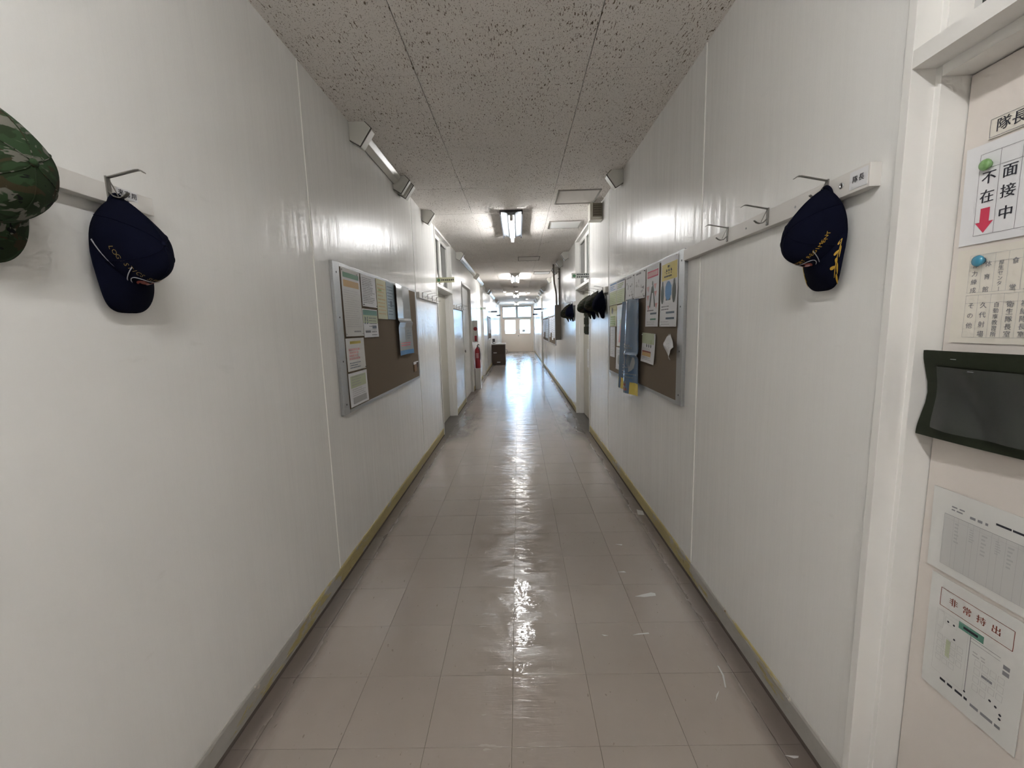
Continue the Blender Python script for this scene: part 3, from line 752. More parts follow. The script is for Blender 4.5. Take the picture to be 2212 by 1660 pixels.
def plate(o, sd, y, z, w, h, text, size, n='name_label', m=PAPER, ring=None):
    X = sd*(WX-.0302)
    s = Sheet(n, (X, y, z), (0, -sd, 0), (-sd, 0, 0), w, h, m, th=.0006, nu=1, nv=1)
    k = len(text)
    for i, ch in enumerate(text): s.text(ch, (i-(k-1)/2)*size*1.15, 0, size, INK, .0006)
    p = s.pr.build('lettering')
    s.o.parent = o; s.o.location = WORLD_ORG[s.o]-WORLD_ORG[o]
    p.parent = s.o; p.location = WORLD_ORG[p]-WORLD_ORG[s.o]
plate(rl1, -1, 1.152, 1.809, .060, .024, '来客用', .0165)
plate(rl2, 1, 1.193, 1.803, .060, .046, '隊長', .0185)
MB().lathe((WX-.030, 1.252, 1.803), (-1, 0, 0), [(.007, 0), (.0085, .002), (.006, .0035), (.0045, .002), (.0045, 0)], 14, ALU).build('grommet', rl2, smooth=True)
MB().lathe((-WX+.030, 1.150, 1.79), (1, 0, 0), [(.004, 0), (.004, .002), (.001, .003)], 8, SCREW).build('screw', rl1)
for y in (1.45, 1.75): MB().lathe((WX-.030, y, 1.80), (-1, 0, 0), [(.004, 0), (.004, .0015), (.001, .0025)], 8, ALU).build('screw', rl2)

# ================================================================ CAPS
def cap(sd, yh, ztop, label, style, A=.078, Bf=.104, Bb=.120, H=.118, brim=.064, lean=.12, u0=.026, group='caps hanging on the hooks', twist=0.0, bu=.056, bw=.090, nar=.50, dome=.34):
    dr = -sd
    wc = ztop-Bb
    ct, st_ = math.cos(twist), math.sin(twist)
    def W(v, u, w):            # cap space -> room: v across, u out of the wall, w up; twist turns it about the hook
        v2, u2 = v*ct+(u-u0)*st_, (u-u0)*ct-v*st_+u0
        return (sd*(WX-max(u2, .002)), yh+dr*v2, w)
    def S(th, t, off=0.0):
        k = max(0.0, 1-t**2.5)**(1/2.3)
        c, s = math.cos(th), math.sin(th)
        if s > 0: v = A*k*c*(1-nar*s*s*s); w = wc+Bb*k*(1-.32*t)*s
        else: v = A*k*c; w = wc+Bf*(k**.72)*s
        u = u0+lean*(w-wc)+H*t*(1-dome*(w-wc)/Bb)
        if off:
            n = Vector((c*A*k, .35*t*H+.02, s*Bf*k)).normalized(); v += n.x*off; u += n.y*off; w += n.z*off
        return W(v, u, w)
    o = thing('cap', (sd*(WX-.06), yh, wc-Bf-brim), label, 'cap', group)
    fab = {'navy': NAVY, 'navy_leaf': NAVY, 'camo': CAMO, 'dark': CAMOD, 'black': NAVY}[style]
    nt_, nh = 56, 22
    def gt(j): return math.sin(math.pi/2*j)**.8 if j < 1 else 1.0
    mb = MB(); mb.grid(lambda i, j: S(2*math.pi*i, gt(j)), nt_, nh)
    cr = mb.build('crown', o, smooth=True, m=fab)
    bm = bmesh.new(); bm.from_mesh(cr.data); bmesh.ops.remove_doubles(bm, verts=bm.verts, dist=1e-5); bmesh.ops.recalc_face_normals(bm, faces=bm.faces); bm.to_mesh(cr.data); bm.free()
    md = cr.modifiers.new('thickness', 'SOLIDIFY'); md.thickness = .002; md.offset = -1
    def B(th, r, off=0.0):     # brim: th 180..360 deg from one temple round the front to the other
        c, s = math.cos(th), math.sin(th); a = abs(s)
        cc_ = math.copysign(abs(c)**(1-.42*r), c)
        v = (A*.97+(bw-A*.97)*r*a**.5)*cc_
        w = wc-Bf*.93*a-brim*r*(a**.75)-.012*r
        u = u0+lean*(max(w, wc-.06)-wc)+bu*a*(1-.9*r*a)
        return W(v, u+off, w)
    mb = MB(); mb.grid(lambda i, j: B(math.pi*(1+i), j), 36, 10)
    br = mb.build('brim', o, smooth=True, m=fab)
    md = br.modifiers.new('thickness', 'SOLIDIFY'); md.thickness = .0035; md.offset = 0
    # seams of the six crown panels, top button, eyelets
    for k in range(6):
        th = math.pi*(k+.5)/3
        MB().tube([S(th, gt(j/14), .0006) for j in range(15)], .0011, 5, fab).build('panel_seam', cr, smooth=True)
    MB().lathe(S(0, 1), (-sd, 0, 0), [(.008, -.002), (.008, .002), (.004, .005)], 10, fab).build('button', cr, smooth=True)
    # closing strap that loops over the hook
    MB().tube([W(.024*math.cos(a), .036+.004*math.sin(a), ztop-.030+.034*math.sin(a)) for a in [math.pi*q_/12 for q_ in range(13)]], .0045, 6, fab).build('strap', o, smooth=True)
    if style in ('navy', 'navy_leaf'):
        txt = 'LOGISTICS SUPPORT REGIMENT'; em = MB()
        for k, ch in enumerate(txt):
            if ch == ' ': continue
            f = (k+.5)/len(txt); th0 = R(188+164*f); v, fc = glyphs(ch, .0165)
            arc = .38+.26*math.sin(math.pi*f)
            em.add([S(th0+x/.090, arc+y*6.3, .0012) for x, y in v], fc, GOLDD if style == 'navy' else GOLD)
        em.build('embroidered_lettering', cr)
        e2 = MB()
        for cx_, cy_, ra, rb, m in ((270, .47, 20, .10, REDT), (262, .49, 9, .045, DRED), (278, .46, 7, .04, PINK)):
            pts = [(cx_+ra*math.cos(2*math.pi*q_/18), cy_+rb*math.sin(2*math.pi*q_/18)) for q_ in range(18)]
            e2.add([S(R(a), b, .0014 if m == REDT else .002) for a, b in pts], [tuple(range(18))], m)
        e2.build('emblem', cr)
        ring = [S(R(270+30*math.cos(2*math.pi*q_/28)), .46+.125*math.sin(2*math.pi*q_/28), .0018) for q_ in range(29)]
        MB().tube(ring, .0011, 5, CORD).build('emblem_ring', cr, smooth=True)
        for s in (-1, 1):
            MB().tube([S(R(270+s*(18+30*q_/8)), .31+.26*(q_/8)**1.6, .0018) for q_ in range(9)], .0012, 5, CORD).build('emblem_spray', cr, smooth=True)
    if style == 'navy':
        pts = []
        MB().tube([B(math.pi*(1+q_/40), -.02, .006) for q_ in range(41)], .0030, 8, CORD).build('cord', o, smooth=True)
        c2 = MB()
        for q_ in range(64):
            a = B(math.pi*(1+q_/64), -.02, .0085); b = B(math.pi*(1+(q_+.7)/64), -.045, .0078); c2.tube([a, b], .0011, 4, WHITEP)
        c2.build('cord_twist', o)
    if style == 'navy_leaf':
        lv = MB()
        def leaf(th, r, ln, wd, ang, m=GOLD):
            P = []
            for q_ in range(12):
                t = 2*math.pi*q_/12; a, b = ln*math.cos(t), wd*math.sin(t)*(1-.35*math.cos(t))
                P.append((a*math.cos(ang)-b*math.sin(ang), a*math.sin(ang)+b*math.cos(ang)))
            lv.add([B(th+p/.085, r+q2/brim, .003) for p, q2 in P], [tuple(range(12))], m)
        for s in (-1, 1):
            L_ = [(350, .24, .014, .0042, 1.2)]
            for k, q_ in enumerate((.12, .26, .40, .66, .80, .94)):
                o_ = .15 if k % 2 else -.13
                L_.append((346-44*q_, .36+.50*q_+o_, .0105, .0034, 2.5 if k % 2 else .55))
            L_.append((346-44*.53, .36+.5*.53, .0052, .0058, 0))
            for th, r, ln, wd, an in L_:
                leaf(R(th) if s > 0 else R(540-th), r, ln, wd, an if s > 0 else math.pi-an)
            MB().tube([B(R(346-44*q_/10) if s > 0 else R(194+44*q_/10), .36+.50*q_/10, .0028) for q_ in range(11)], .0011, 5, GOLD).build('embroidered_stem', br, smooth=True)
        lv.build('embroidered_leaves', br)
    return o
cap(-1, 1.112, 1.793, 'navy blue cap with silver cord hanging under the 来客用 label', 'navy')
cap(1, 1.302, 1.812, 'navy blue cap with gold leaves embroidered on its brim, on right rail', 'navy_leaf')
cap(-1, .812, 1.90, 'green camouflage cap cut off by the left picture edge', 'camo', A=.10, Bf=.105, Bb=.14, H=.140, brim=.062, bw=.094, nar=.30, dome=.12)
G2 = 'caps on the crowded right rail'
cap(1, 4.60, 1.80, 'black cap nearest the right notice board on the crowded rail', 'black', group=G2, H=.115, twist=.15)
cap(1, 4.86, 1.815, 'olive camouflage cap second from the right notice board', 'dark', group=G2, H=.15, A=.09, twist=-.1)
cap(1, 5.12, 1.80, 'navy black cap third from the right notice board', 'black', group=G2, H=.12, twist=.1)
cap(1, 5.38, 1.81, 'camouflage cap closest to the right beige door, before it', 'dark', group=G2, H=.16, A=.09)
G3 = 'caps past the right beige door'
cap(1, 7.1, 1.80, 'dark cap closest to the right beige door, past it', 'black', group=G3, H=.12)
cap(1, 7.4, 1.815, 'dark camouflage cap in the middle of the rail past the door', 'dark', group=G3, H=.15, A=.09)
cap(1, 7.7, 1.80, 'dark camouflage cap farthest along the right wall', 'dark', group=G3, H=.14)

# ================================================================ NOTICE BOARDS
def board(sd, y0, y1, z0, z1, label, th=.016, stile=.085, rail_=.022, screws=True):
    X = lambda u: sd*(WX-u)
    o = thing('notice_board', (X(.008), (y0+y1)/2, z0), label, 'notice board', 'notice boards')
    bx(*sorted((X(0), X(th+.003))), y0+.01, y1-.01, z0+.01, z1-.01, m=CORK).build('felt_panel', o)
    for a, b in ((y0, y0+stile), (y1-stile*.5, y1)):
        s = bx(*sorted((X(0), X(th+.004))), a, b, z0, z1, m=ALU).build('frame_stile', o, bevel=.0015)
        if screws and a == y0:
            for k in range(4):
                MB().lathe((X(th+.004), (a+b)/2, z0+.06+(z1-z0-.12)*k/3), (-sd, 0, 0), [(.0055, 0), (.0055, .0012), (.002, .002)], 10, SCREW).build('screw', s)
    for a, b in ((z0, z0+rail_), (z1-rail_, z1)):
        bx(*sorted((X(0), X(th+.004))), y0+stile, y1-stile*.5, a, b, m=ALU).build('frame_rail', o, bevel=.0015)
board(-1, 2.415, 4.36, .945, 1.838, 'brown felt notice board in aluminium frame on the left wall')
board(1, 2.395, 4.345, .958, 1.842, 'brown felt notice board in aluminium frame on the right wall, blue banner')
UB = .0205
class WS(Sheet):
    """Sheet on a side wall given by its extent along the wall and up it."""
    def __init__(s, name, sd, ya, yb, z0, z1, m, u=UB, **k):
        s.sd = sd
        super().__init__(name, (sd*(WX-u), (ya+yb)/2, (z0+z1)/2), (0, -sd, 0), (-sd, 0, 0), yb-ya, z1-z0, m, **k)
curl = lambda amt, ph=0: (lambda a, b: .001+amt*(1-b)**2+amt*.4*math.sin(3.1*a+ph)**2)
GL = 'papers on the left notice board'; GR = 'papers on the right notice board'
# -- left board
s = WS('notice_sheet', -1, 2.516, 2.808, 1.408, 1.816, LAMI, bend=curl(.004))
s.rect(-.125, .150, .125, .180, GREEN); s.rect(-.125, .095, .12, .135, ORANGE); s.rows(-.125, .12, .08, -.15, 17, INKL, .3, 3); s.rows(-.02, .11, -.165, -.185, 1, INKG, .5, 4)
s.pins([(-.135, .190), (.10, .185), (-.135, -.190), (.125, -.190)], WHITEP)
s.done('tall laminated sheet with green and orange headings on left board', 'notice', GL)
s = WS('notice_sheet', -1, 2.829, 3.117, 1.604, 1.816, PAPER, bend=curl(.002))
s.rows(-.125, .12, .09, -.085, 15, INKG, .34, 5); s.pins([(-.13, -.095), (.132, -.095)], SCREW); s.done('white typed sheet at the top of the left board', 'notice', GL)
s = WS('notice_sheet', -1, 2.820, 3.112, 1.395, 1.588, PAPER, bend=curl(.003))
s.rect(-.14, .055, .14, .09, TEAL); s.rect(-.146, .0, .146, .055, PGREEN); s.text('!', -.1, .02, .05, INK, .003); s.rect(-.125, -.005, -.10, .045, NAVYP); s.rect(-.085, -.005, -.06, .045, NAVYP)
s.rows(-.04, .13, .045, -.03, 4, INKG, .3, 8); s.rect(.02, -.035, .11, -.015, NAVYP); s.rect(-.12, -.065, -.02, -.05, INKG); s.rows(.0, .13, -.05, -.09, 2, INKG, .3, 9)
s.done('white sheet with teal strip and dark figures on left board', 'notice', GL)
s = WS('notice_sheet', -1, 3.130, 3.359, 1.526, 1.820, PYEL, bend=curl(.002))
s.rows(-.09, .09, .12, -.12, 9, ORANGE, .3, 11); s.rect(-.07, .06, .0, .075, LEAF); s.done('pale yellow sheet on the left board', 'notice', GL)
s = WS('notice_sheet', -1, 3.368, 3.581, 1.528, 1.824, PBLUE, bend=curl(.002))
s.rows(-.085, .08, .12, -.12, 10, NAVYP, .3, 12); s.rect(-.03, -.05, .03, .0, NAVYP); s.done('pale blue sheet on the left board', 'notice', GL)
fold = lambda a, b: .004+.030*(abs(a-.55)**1.2)*(1.0 if b > .0 else 1)+.016*math.exp(-((b-.46)/.03)**2)+.02*(1-b)*(.3+.7*a)
s = WS('poster', -1, 3.580, 4.004, 1.222, 1.826, GLOSSG, bend=fold, nu=24, nv=30)
s.rect(-.212, -.302, .212, -.262, BLUE); s.rows(-.16, .16, -.19, -.23, 2, RED, .4, 14); s.rows(.06, .19, -.08, -.17, 4, NAVYP, .4, 15)
s.done('glossy grey poster creased into four quarters on left board', 'poster', GL)
s = WS('notice_sheet', -1, 2.509, 2.806, 1.195, 1.396, LAMI, bend=curl(.002))
s.rect(-.09, .065, .09, .082, YELLOW); s.rows(-.115, .10, .04, -.035, 4, PINK, .75, 16); s.rows(-.115, .12, -.045, -.088, 3, NAVYP, .35, 17); s.pins([(.138, -.092)], SCREW)
s.done('laminated sheet with yellow title and pink rows on left board', 'notice', GL)
s = WS('notice_sheet', -1, 2.507, 2.815, .975, 1.183, PAPER, bend=curl(.003, 1))
s.rect(-.13, .01, .13, .085, PGREEN); s.rows(-.11, .12, .085, .02, 4, INKL, .35, 18); s.rows(-.11, .12, .005, -.045, 4, INKL, .3, 19); s.rect(-.11, -.09, .12, -.05, INKL)
s.done('pale green printed sheet at the bottom corner of left board', 'notice', GL)
o = thing('hanging_tag', (-(WX-.02), 4.19, 1.03), 'small brown tag hanging at the right end of left board', 'tag')
bx(-WX+.0205, -WX+.028, 4.10, 4.20, 1.03, 1.10, m=mat('tan_leather', (.22, .12, .05), .6)).build('tag_body', o, bevel=.002)
bx(-WX+.0205, -WX+.030, 4.20, 4.27, 1.065, 1.115, m=mat('dark_leather', (.06, .03, .015), .6)).build('tag_flap', o, bevel=.002)
bx(-WX+.0205, -WX+.0245, 4.09, 4.28, 1.10, 1.125, m=PAPER).build('tag_card', o)
# -- right board
s = WS('poster', 1, 2.480, 2.772, 1.415, 1.830, PAPER, bend=curl(.004))
s.rect(-.125, .075, .135, .175, YELLOW); s.rows(-.02, .04, .165, .145, 1, INK, .7, 20); s.rect(-.07, .112, .07, .140, INK); s.rect(-.066, .118, .066, .124, YELLOW, .0009); s.rows(-.08, .06, .105, .09, 1, INK, .6, 21)
s.ellipse(.0, .01, .055, .058, BLUE); s.rect(-.052, -.02, .052, .04, BLUE); s.rect(-.04, -.048, .04, -.02, FIGURE)
for a in (-.105, .095): s.ellipse(a, -.005, .03, .062, FIGURE); s.ellipse(a, .055, .014, .02, FIGURE)
s.rows(-.12, .12, -.075, -.11, 2, INKG, .4, 22); s.rect(-.03, -.128, .11, -.116, NAVYP); s.rect(-.03, -.163, .11, -.151, NAVYP); s.rows(-.12, .12, -.17, -.2, 2, INKL, .3, 23)
s.pins([(-.12, -.20), (.137, -.198), (.135, .2)], WHITEP); s.done('yellow topped poster with blue panel at the near end of right board', 'poster', GR)
s = WS('poster', 1, 2.802, 3.076, 1.416, 1.830, PAPER, bend=curl(.004, 1))
s.rect(-.11, .125, .12, .170, RED); s.rect(-.10, .133, .11, .162, PINK, .0009)
for k, (a, b) in enumerate(((-.09, .05), (.06, .06), (-.09, -.01), (.07, .01), (.09, -.07), (-.07, -.08))): s.poly([(a-.03, b+.018), (a+.03, b+.018), (a, b-.02)], PINK)
s.poly([(-.06, -.075), (-.035, -.075), (-.005, .02), (.02, .02), (.045, -.075), (.07, -.075), (.035, .03), (.02, .075), (-.015, .06), (-.03, .02)], FIGURE); s.ellipse(.005, .085, .013, .016, FIGURE)
s.rows(-.1, .1, -.09, -.105, 1, INKG, .5, 24); s.rect(-.03, -.125, .10, -.113, NAVYP); s.rect(-.03, -.163, .09, -.152, TEAL); s.rows(-.1, .1, -.168, -.198, 2, INKL, .3, 25)
s.done('white poster with red title and walking figures on right board', 'poster', GR)
for ya, yb, sd_, lab in ((3.10, 3.385, 26, 'white sheet with faint drawing beside the red titled poster'), (3.392, 3.664, 27, 'white sheet of small pictures beside the green sheets on right board')):
    s = WS('notice_sheet', 1, ya, yb, 1.625, 1.828, PAPER, bend=curl(.002))
    s.rows(-.1, .11, .095, .075, 1, INKG, .6, sd_); rnd = random.Random(sd_)
    for k in range(12): s.ellipse(rnd.uniform(-.1, .1), rnd.uniform(-.08, .055), rnd.uniform(.006, .016), rnd.uniform(.006, .014), (INKL, INKG)[k % 3 == 0])
    s.rows(-.12, .12, -.08, -.095, 1, INKL, .4, sd_+40); s.pins([(.125, .09), (.125, -.09)], SCREW)
    s.done(lab, 'notice', GR)
s = WS('notice_sheet', 1, 3.690, 3.985, 1.622, 1.835, PAPER, bend=curl(.003))
s.rect(-.13, .085, .14, .097, NAVYP); s.rect(-.147, -.106, .147, .02, PGREEN); s.rows(-.12, .12, .075, .03, 3, LEAF, .5, 28); s.rows(-.12, .12, .005, -.095, 6, LEAF, .3, 29); s.done('upper green and white sheet nearest the small picture sheet', 'notice', GR)
s = WS('notice_sheet', 1, 3.990, 4.288, 1.622, 1.835, PAPER, bend=curl(.003))
s.rect(-.13, .085, .14, .097, BLUE); s.rect(-.147, -.106, .147, .02, PGREEN); s.rows(-.12, .12, .075, .03, 3, BLUE, .5, 30); s.rows(-.12, .12, .005, -.095, 6, LEAF, .3, 31); s.done('upper green and blue sheet at the far end of right board', 'notice', GR)
s = WS('notice_sheet', 1, 3.975, 4.272, 1.420, 1.618, PYEL, bend=curl(.003))
s.rect(-.12, -.09, .09, .0, LEAF); s.ellipse(-.04, .05, .04, .03, INKG); s.rows(-.12, .12, -.01, -.09, 4, PYEL, .4, 32); s.done('yellow green sheet under the upper sheets at the far end', 'notice', GR)
s = WS('notice_sheet', 1, 3.700, 3.968, 1.240, 1.612, LAMI, bend=curl(.003))
s.rows(-.1, .1, .16, .08, 5, INKL, .4, 33); s.poly([(-.06, -.15), (.06, -.15), (.0, .03)], PINK); s.rows(-.1, .1, .06, -.0, 4, PGREEN, .5, 34); s.done('tall pale sheet with pink triangle beside the blue banner', 'notice', GR)
s = WS('notice_sheet', 1, 4.050, 4.256, 1.124, 1.415, PAPER, bend=curl(.001)); s.rows(-.08, .08, .12, -.12, 14, INKL, .2, 35); s.done('narrow plain white sheet at the far lower end of right board', 'notice', GR)
s = WS('notice_sheet', 1, 3.708, 3.994, 1.024, 1.228, PAPER, bend=curl(.005)); s.rows(-.08, .08, .08, .05, 2, INKL, .4, 36); s.ellipse(-.02, -.01, .06, .045, INKL); s.ellipse(.07, -.05, .03, .03, INKG); s.done('lower white sheet with grey picture beside the blue banner', 'notice', GR)
ban = lambda a, b: .024+.030*math.sin(math.pi*a)**2*(.4+.6*(1-b))+.015*math.cos(10*a+1.5*b)+.014*math.exp(-((b-.42)/.02)**2)*a+.018*(1-b)
s = WS('banner', 1, 3.160, 3.672, .892, 1.628, BANNER, bend=ban, nu=32, nv=36)
s.rect(-.256, -.368, .256, -.275, YELLOW); s.rows(-.2, .2, -.285, -.355, 2, DRED, .6, 37)
s.rect(-.12, .05, -.02, .33, GLOSSG); s.ellipse(-.07, -.08, .09, .06, GLOSSG); s.ellipse(-.08, -.20, .05, .045, GLOSSG); s.rows(-.18, .2, .02, -.02, 2, NAVYP, .6, 38); s.ellipse(.08, -.12, .09, .08, GLOSSG); s.ellipse(.1, -.11, .04, .05, NAVYP, lift=.0011)
s.rows(-.18, .2, -.15, -.25, 4, NAVYP, .4, 39)
s.done('creased glossy blue banner with yellow foot hanging below right board', 'banner', GR)
s = WS('notice_sheet', 1, 2.850, 3.150, 1.160, 1.370, PAPER, bend=curl(.010, 2), rot=-.02)
s.rect(-.15, .03, .13, .105, PGREEN)
for a in (-.08, -.03, .02): s.ellipse(-a-.02, .015, .012, .012, FIGURE); s.rect(-a-.028, .02, -a-.012, .06, LEAF)
s.rect(-.13, -.06, .07, -.025, ORANGE); s.rect(-.13, -.032, .07, -.022, DRED, .0009)
for k in range(6): s.rect(-.12+k*.03, -.02, -.114+k*.03, .0, INKG)
s.rows(-.12, .1, -.065, -.09, 2, INKL, .3, 41); s.pins([(.14, .095), (-.14, .09)], WHITEP)
s.done('small sheet with three dots and orange bar beside the banner', 'notice', GR)
crump = lambda a, b: .008+.004*math.sin(9*a)*math.cos(7*b)+.018*a*(1-a)*4+.01*abs(a-b)
s = WS('crumpled_paper', 1, 2.500, 2.612, 1.237, 1.349, PAPER, bend=crump, rot=R(47), nu=12, nv=12); s.rows(-.03, .03, .03, -.03, 4, INKL, .2, 42); s.pins([(.052, .052)], WHITEP)
s.done('crumpled diamond shaped paper pinned by one corner on right board', 'paper', GR)

# ================================================================ NOTICES ON THE NEAR RIGHT DOOR
DU = -.1126
class DS(WS):
    def __init__(s, name, ya, yb, z0, z1, m, u=DU+.0006, **k): super().__init__(name, 1, ya, yb, z0, z1, m, u=u, **k)
GD = 'notices on the near right door'
MAG = None
s = DS('name_plate', .80, 1.013, 1.819, 1.862, PAPERW, th=.003)
s.frame(-.1035, -.019, .1035, .019, .0012, INKG)
for i, ch in enumerate('隊長行'): s.text(ch, -.078+i*.030, 0, .029, INK, .0007)
s.done('white name plate reading 隊長行 above the white status sheet', 'name plate', GD)
s = DS('status_sheet', .754, 1.051, 1.596, 1.812, PAPER, th=.0012, bend=lambda a, b: .002+.004*(1-a)**3*b)
y_c = (.754+1.051)/2
def cc(y): return y_c-y
a0, a1 = cc(1.020), cc(.776); zc = 1.704
s.frame(a0, 1.614-zc, a1, 1.790-zc, .0009, INKG); s.hline(a0, a1, 1.757-zc, .0009, INKG)
for k in range(1, 6): s.vline(a0+k*.0402, 1.614-zc, 1.790-zc, .0009, INKG)
for k, (tx, zz) in enumerate((('不在', (1.735, 1.695)), ('面接中', (1.737, 1.695, 1.650)))):
    for ch, z_ in zip(tx, zz): s.text(ch, a0+(k+.5)*.0402, z_-zc, .030, INK, .0011)
aa = a0+.0201
s.poly([(aa-.0095, 1.672-zc), (aa-.0095, 1.642-zc), (aa-.0185, 1.642-zc), (aa, 1.618-zc), (aa+.0185, 1.642-zc), (aa+.0095, 1.642-zc), (aa+.0095, 1.672-zc)], RED)
s.done('white status sheet with 不在 and 面接中 columns and red arrow', 'notice', GD)
s2 = DS('place_sheet', .753, 1.050, 1.370, 1.586, PAPERW, th=.0012, bend=lambda a, b: .001)
zc = 1.478; b0, b1 = cc(1.022), cc(.775); cw = .0262
for z0, z1, zh in ((1.486, 1.570, 1.5515), (1.384, 1.480, 1.462)):
    s2.frame(b0, z0-zc, b1, z1-zc, .0006, INKL); s2.hline(b0, b1, zh-zc, .0006, INKL)
    for k in range(1, 10): s2.vline(b0+k*cw, z0-zc, z1-zc, .0006, INKL)
for k, tx in enumerate(('体力練成', '体育館', '厚生センター', '食堂', '屋上')): s2.vtext(tx, b0+(k+.5)*cw, 1.5465-zc, 1.4905-zc, min(.0135, .066/max(len(tx), 1)*.98), INKG, .0004)
for k, tx in enumerate(('その他', '久代射場', '自動車教習所', '衛生隊長室', '補給隊長室')): s2.vtext(tx, b0+(k+.5)*cw, 1.4555-zc, (1.410 if k == 0 else 1.391)-zc, min(.0145, .072/len(tx)), INKG, .0004)
s2.done('cream place list sheet in two rows of columns under the status sheet', 'notice', GD)
def magnet(y, z, m, label):
    x = WX-DU-.0045
    o = MB().lathe((x, y, z), (-1, 0, 0), [(.0075, 0), (.0085, .004), (.0115, .007), (.0125, .010), (.011, .0135), (.006, .0155), (.001, .016)], 18, m).build('magnet', smooth=True)
    tag(o, label, 'magnet', 'round magnets on the door')
    MB().lathe((x+.0005, y, z), (-1, 0, 0), [(.0078, 0), (.0078, .001)], 14, SCREW).build('magnet_base', o)
magnet(1.002, 1.764, mat('green_plastic', (.17, .33, .12), .12, spec=.7), 'glossy green round magnet on the white status sheet')
magnet(.994, 1.556, mat('blue_plastic', (.05, .25, .38), .12, spec=.7), 'glossy blue round magnet on the cream place list')
# canvas pouch with clear window
pb = lambda a, b: .030-.010*a+.010*math.cos(2*math.pi*b)*(1-a)+.004*math.sin(7*a)
P0 = DS('document_pouch', .606, 1.064, 1.140, 1.352, VINYL, th=.004, bend=pb, nu=20, nv=14)
P0.pr = MB()
def film(a, b): return P0.P(-.195+.40*a, -.082+.150*b, .008+.013*abs(math.sin(9.5*a+2.6*b))*(.35+.65*(1-b))+.006*math.sin(5*a))
MB().grid(film, 40, 24, CLEARF).build('clear_window', P0.o, smooth=True)
for a0_, a1_, b0_, b1_ in ((-.229, -.195, -.106, .106), (-.229, .229, -.106, -.084), (-.229, .229, .070, .106)):
    MB().grid(lambda i, j: P0.P(a0_+(a1_-a0_)*i, b0_+(b1_-b0_)*j, .0075), 10, 8, VINYL).build('binding', P0.o)
for a_ in (-.155, -.12): MB().tube([P0.P(a_-.006, .088 if a_ < -.13 else .062, .009), P0.P(a_+.006, .088 if a_ < -.13 else .062, .009)], .0008, 5, ALU).build('staple', P0.o)
tag(P0.o, 'dark green canvas pouch with clear window on the near right door', 'pouch')
# two sheets in clear sleeves
s = DS('list_sheet', .748, 1.042, .797, 1.009, LAMI, th=.0012, bend=lambda a, b: .002+.003*b*(1-a))
s.rows(-.10, -.055, .073, .058, 2, INKG, .45, 50); s.rows(-.058, -.02, .066, .054, 1, INKG, .5, 51, False)
s.rows(-.005, .14, .074, .066, 1, INK, .6, 52, False)
s.rect(-.115, -.085, .14, .046, mat('faint_table_tint', (.50, .50, .49), .4))
for k, a in enumerate((-.115, -.092, -.082, -.060, -.048, -.035, -.010, .003, .018, .040, .055, .075, .10, .12, .14)): s.vline(a, -.085, .046, .0008, INKL)
s.hline(-.115, .14, .046, .0009, INKG); s.hline(-.115, .14, .036, .0006, INKL); s.hline(-.115, .14, -.085, .0009, INKL)
for k, a in enumerate((-.089, -.056, -.030, -.002, .022, .058, .08)): s.rows(a, a+.012, .034, .0 if k % 2 else -.02, 6, INKL, .45, 53+k)
s.done('landscape sleeve with faint grey table below the canvas pouch', 'notice', GD)
s = DS('evacuation_sheet', .812, 1.024, .480, .787, LAMI, th=.0012, bend=lambda a, b: .002+.002*b)
s.frame(-.079, .078, .079, .125, .0013, DRED)
for i, ch in enumerate('非常持出'): s.text(ch, -.048+i*.031, .101, .021, DRED, .0007)
s.rect(-.031, .050, .024, .068, TEAL); s.rect(-.020, .056, .012, .062, INK, .0009)
s.vline(-.0025, -.096, .050, .0014, INKG); s.ellipse(-.0025, -.096, .0025, .0025, INK)
s.hline(-.0025, .060, .046, .0012, INKG); s.hline(-.0025, .060, .038, .0008, INKG); s.frame(-.083, -.100, -.008, .066, .0005, INKL)
s.frame(-.080, .022, -.066, .064, .0005, INKL); s.frame(-.062, .040, -.034, .056, .0005, INKL)
for a, b in ((-.055, .047), (-.041, .047), (-.037, .012)): s.ellipse(a, b, .0025, .0025, INK)
rnd = random.Random(3)
for k in range(15):
    a, b = (-.076+.016*(k % 4), -.01-.019*(k//4)); s.frame(a, b, a+.012, b+.013, .0007, INKL)
for k in range(14):
    a, b = (.012+.016*(k % 4), -.012-.021*(k//4)); s.frame(a, b, a+.012, b+.014, .0007, INKL)
s.rect(-.055, -.045, -.045, .0, PGREEN, .0003); s.rect(.028, -.03, .05, -.024, INKG); s.rect(.066, .026, .079, .036, INKG); s.rect(.066, .012, .079, .022, INKG)
s.rows(-.060, .005, -.108, -.116, 1, INK, .8, 60, False); s.rows(.012, .075, -.112, -.121, 1, INKG, .8, 61, False)
for a, b in ((.05, -.07), (.062, -.074), (.072, -.085), (.072, -.095)): s.ellipse(a, b, .0028, .0028, INK)
s.rows(.005, .05, .02, .005, 2, INKL, .4, 62)
s.done('portrait sleeve titled 非常持出 with floor plan, lowest on the door', 'notice', GD)

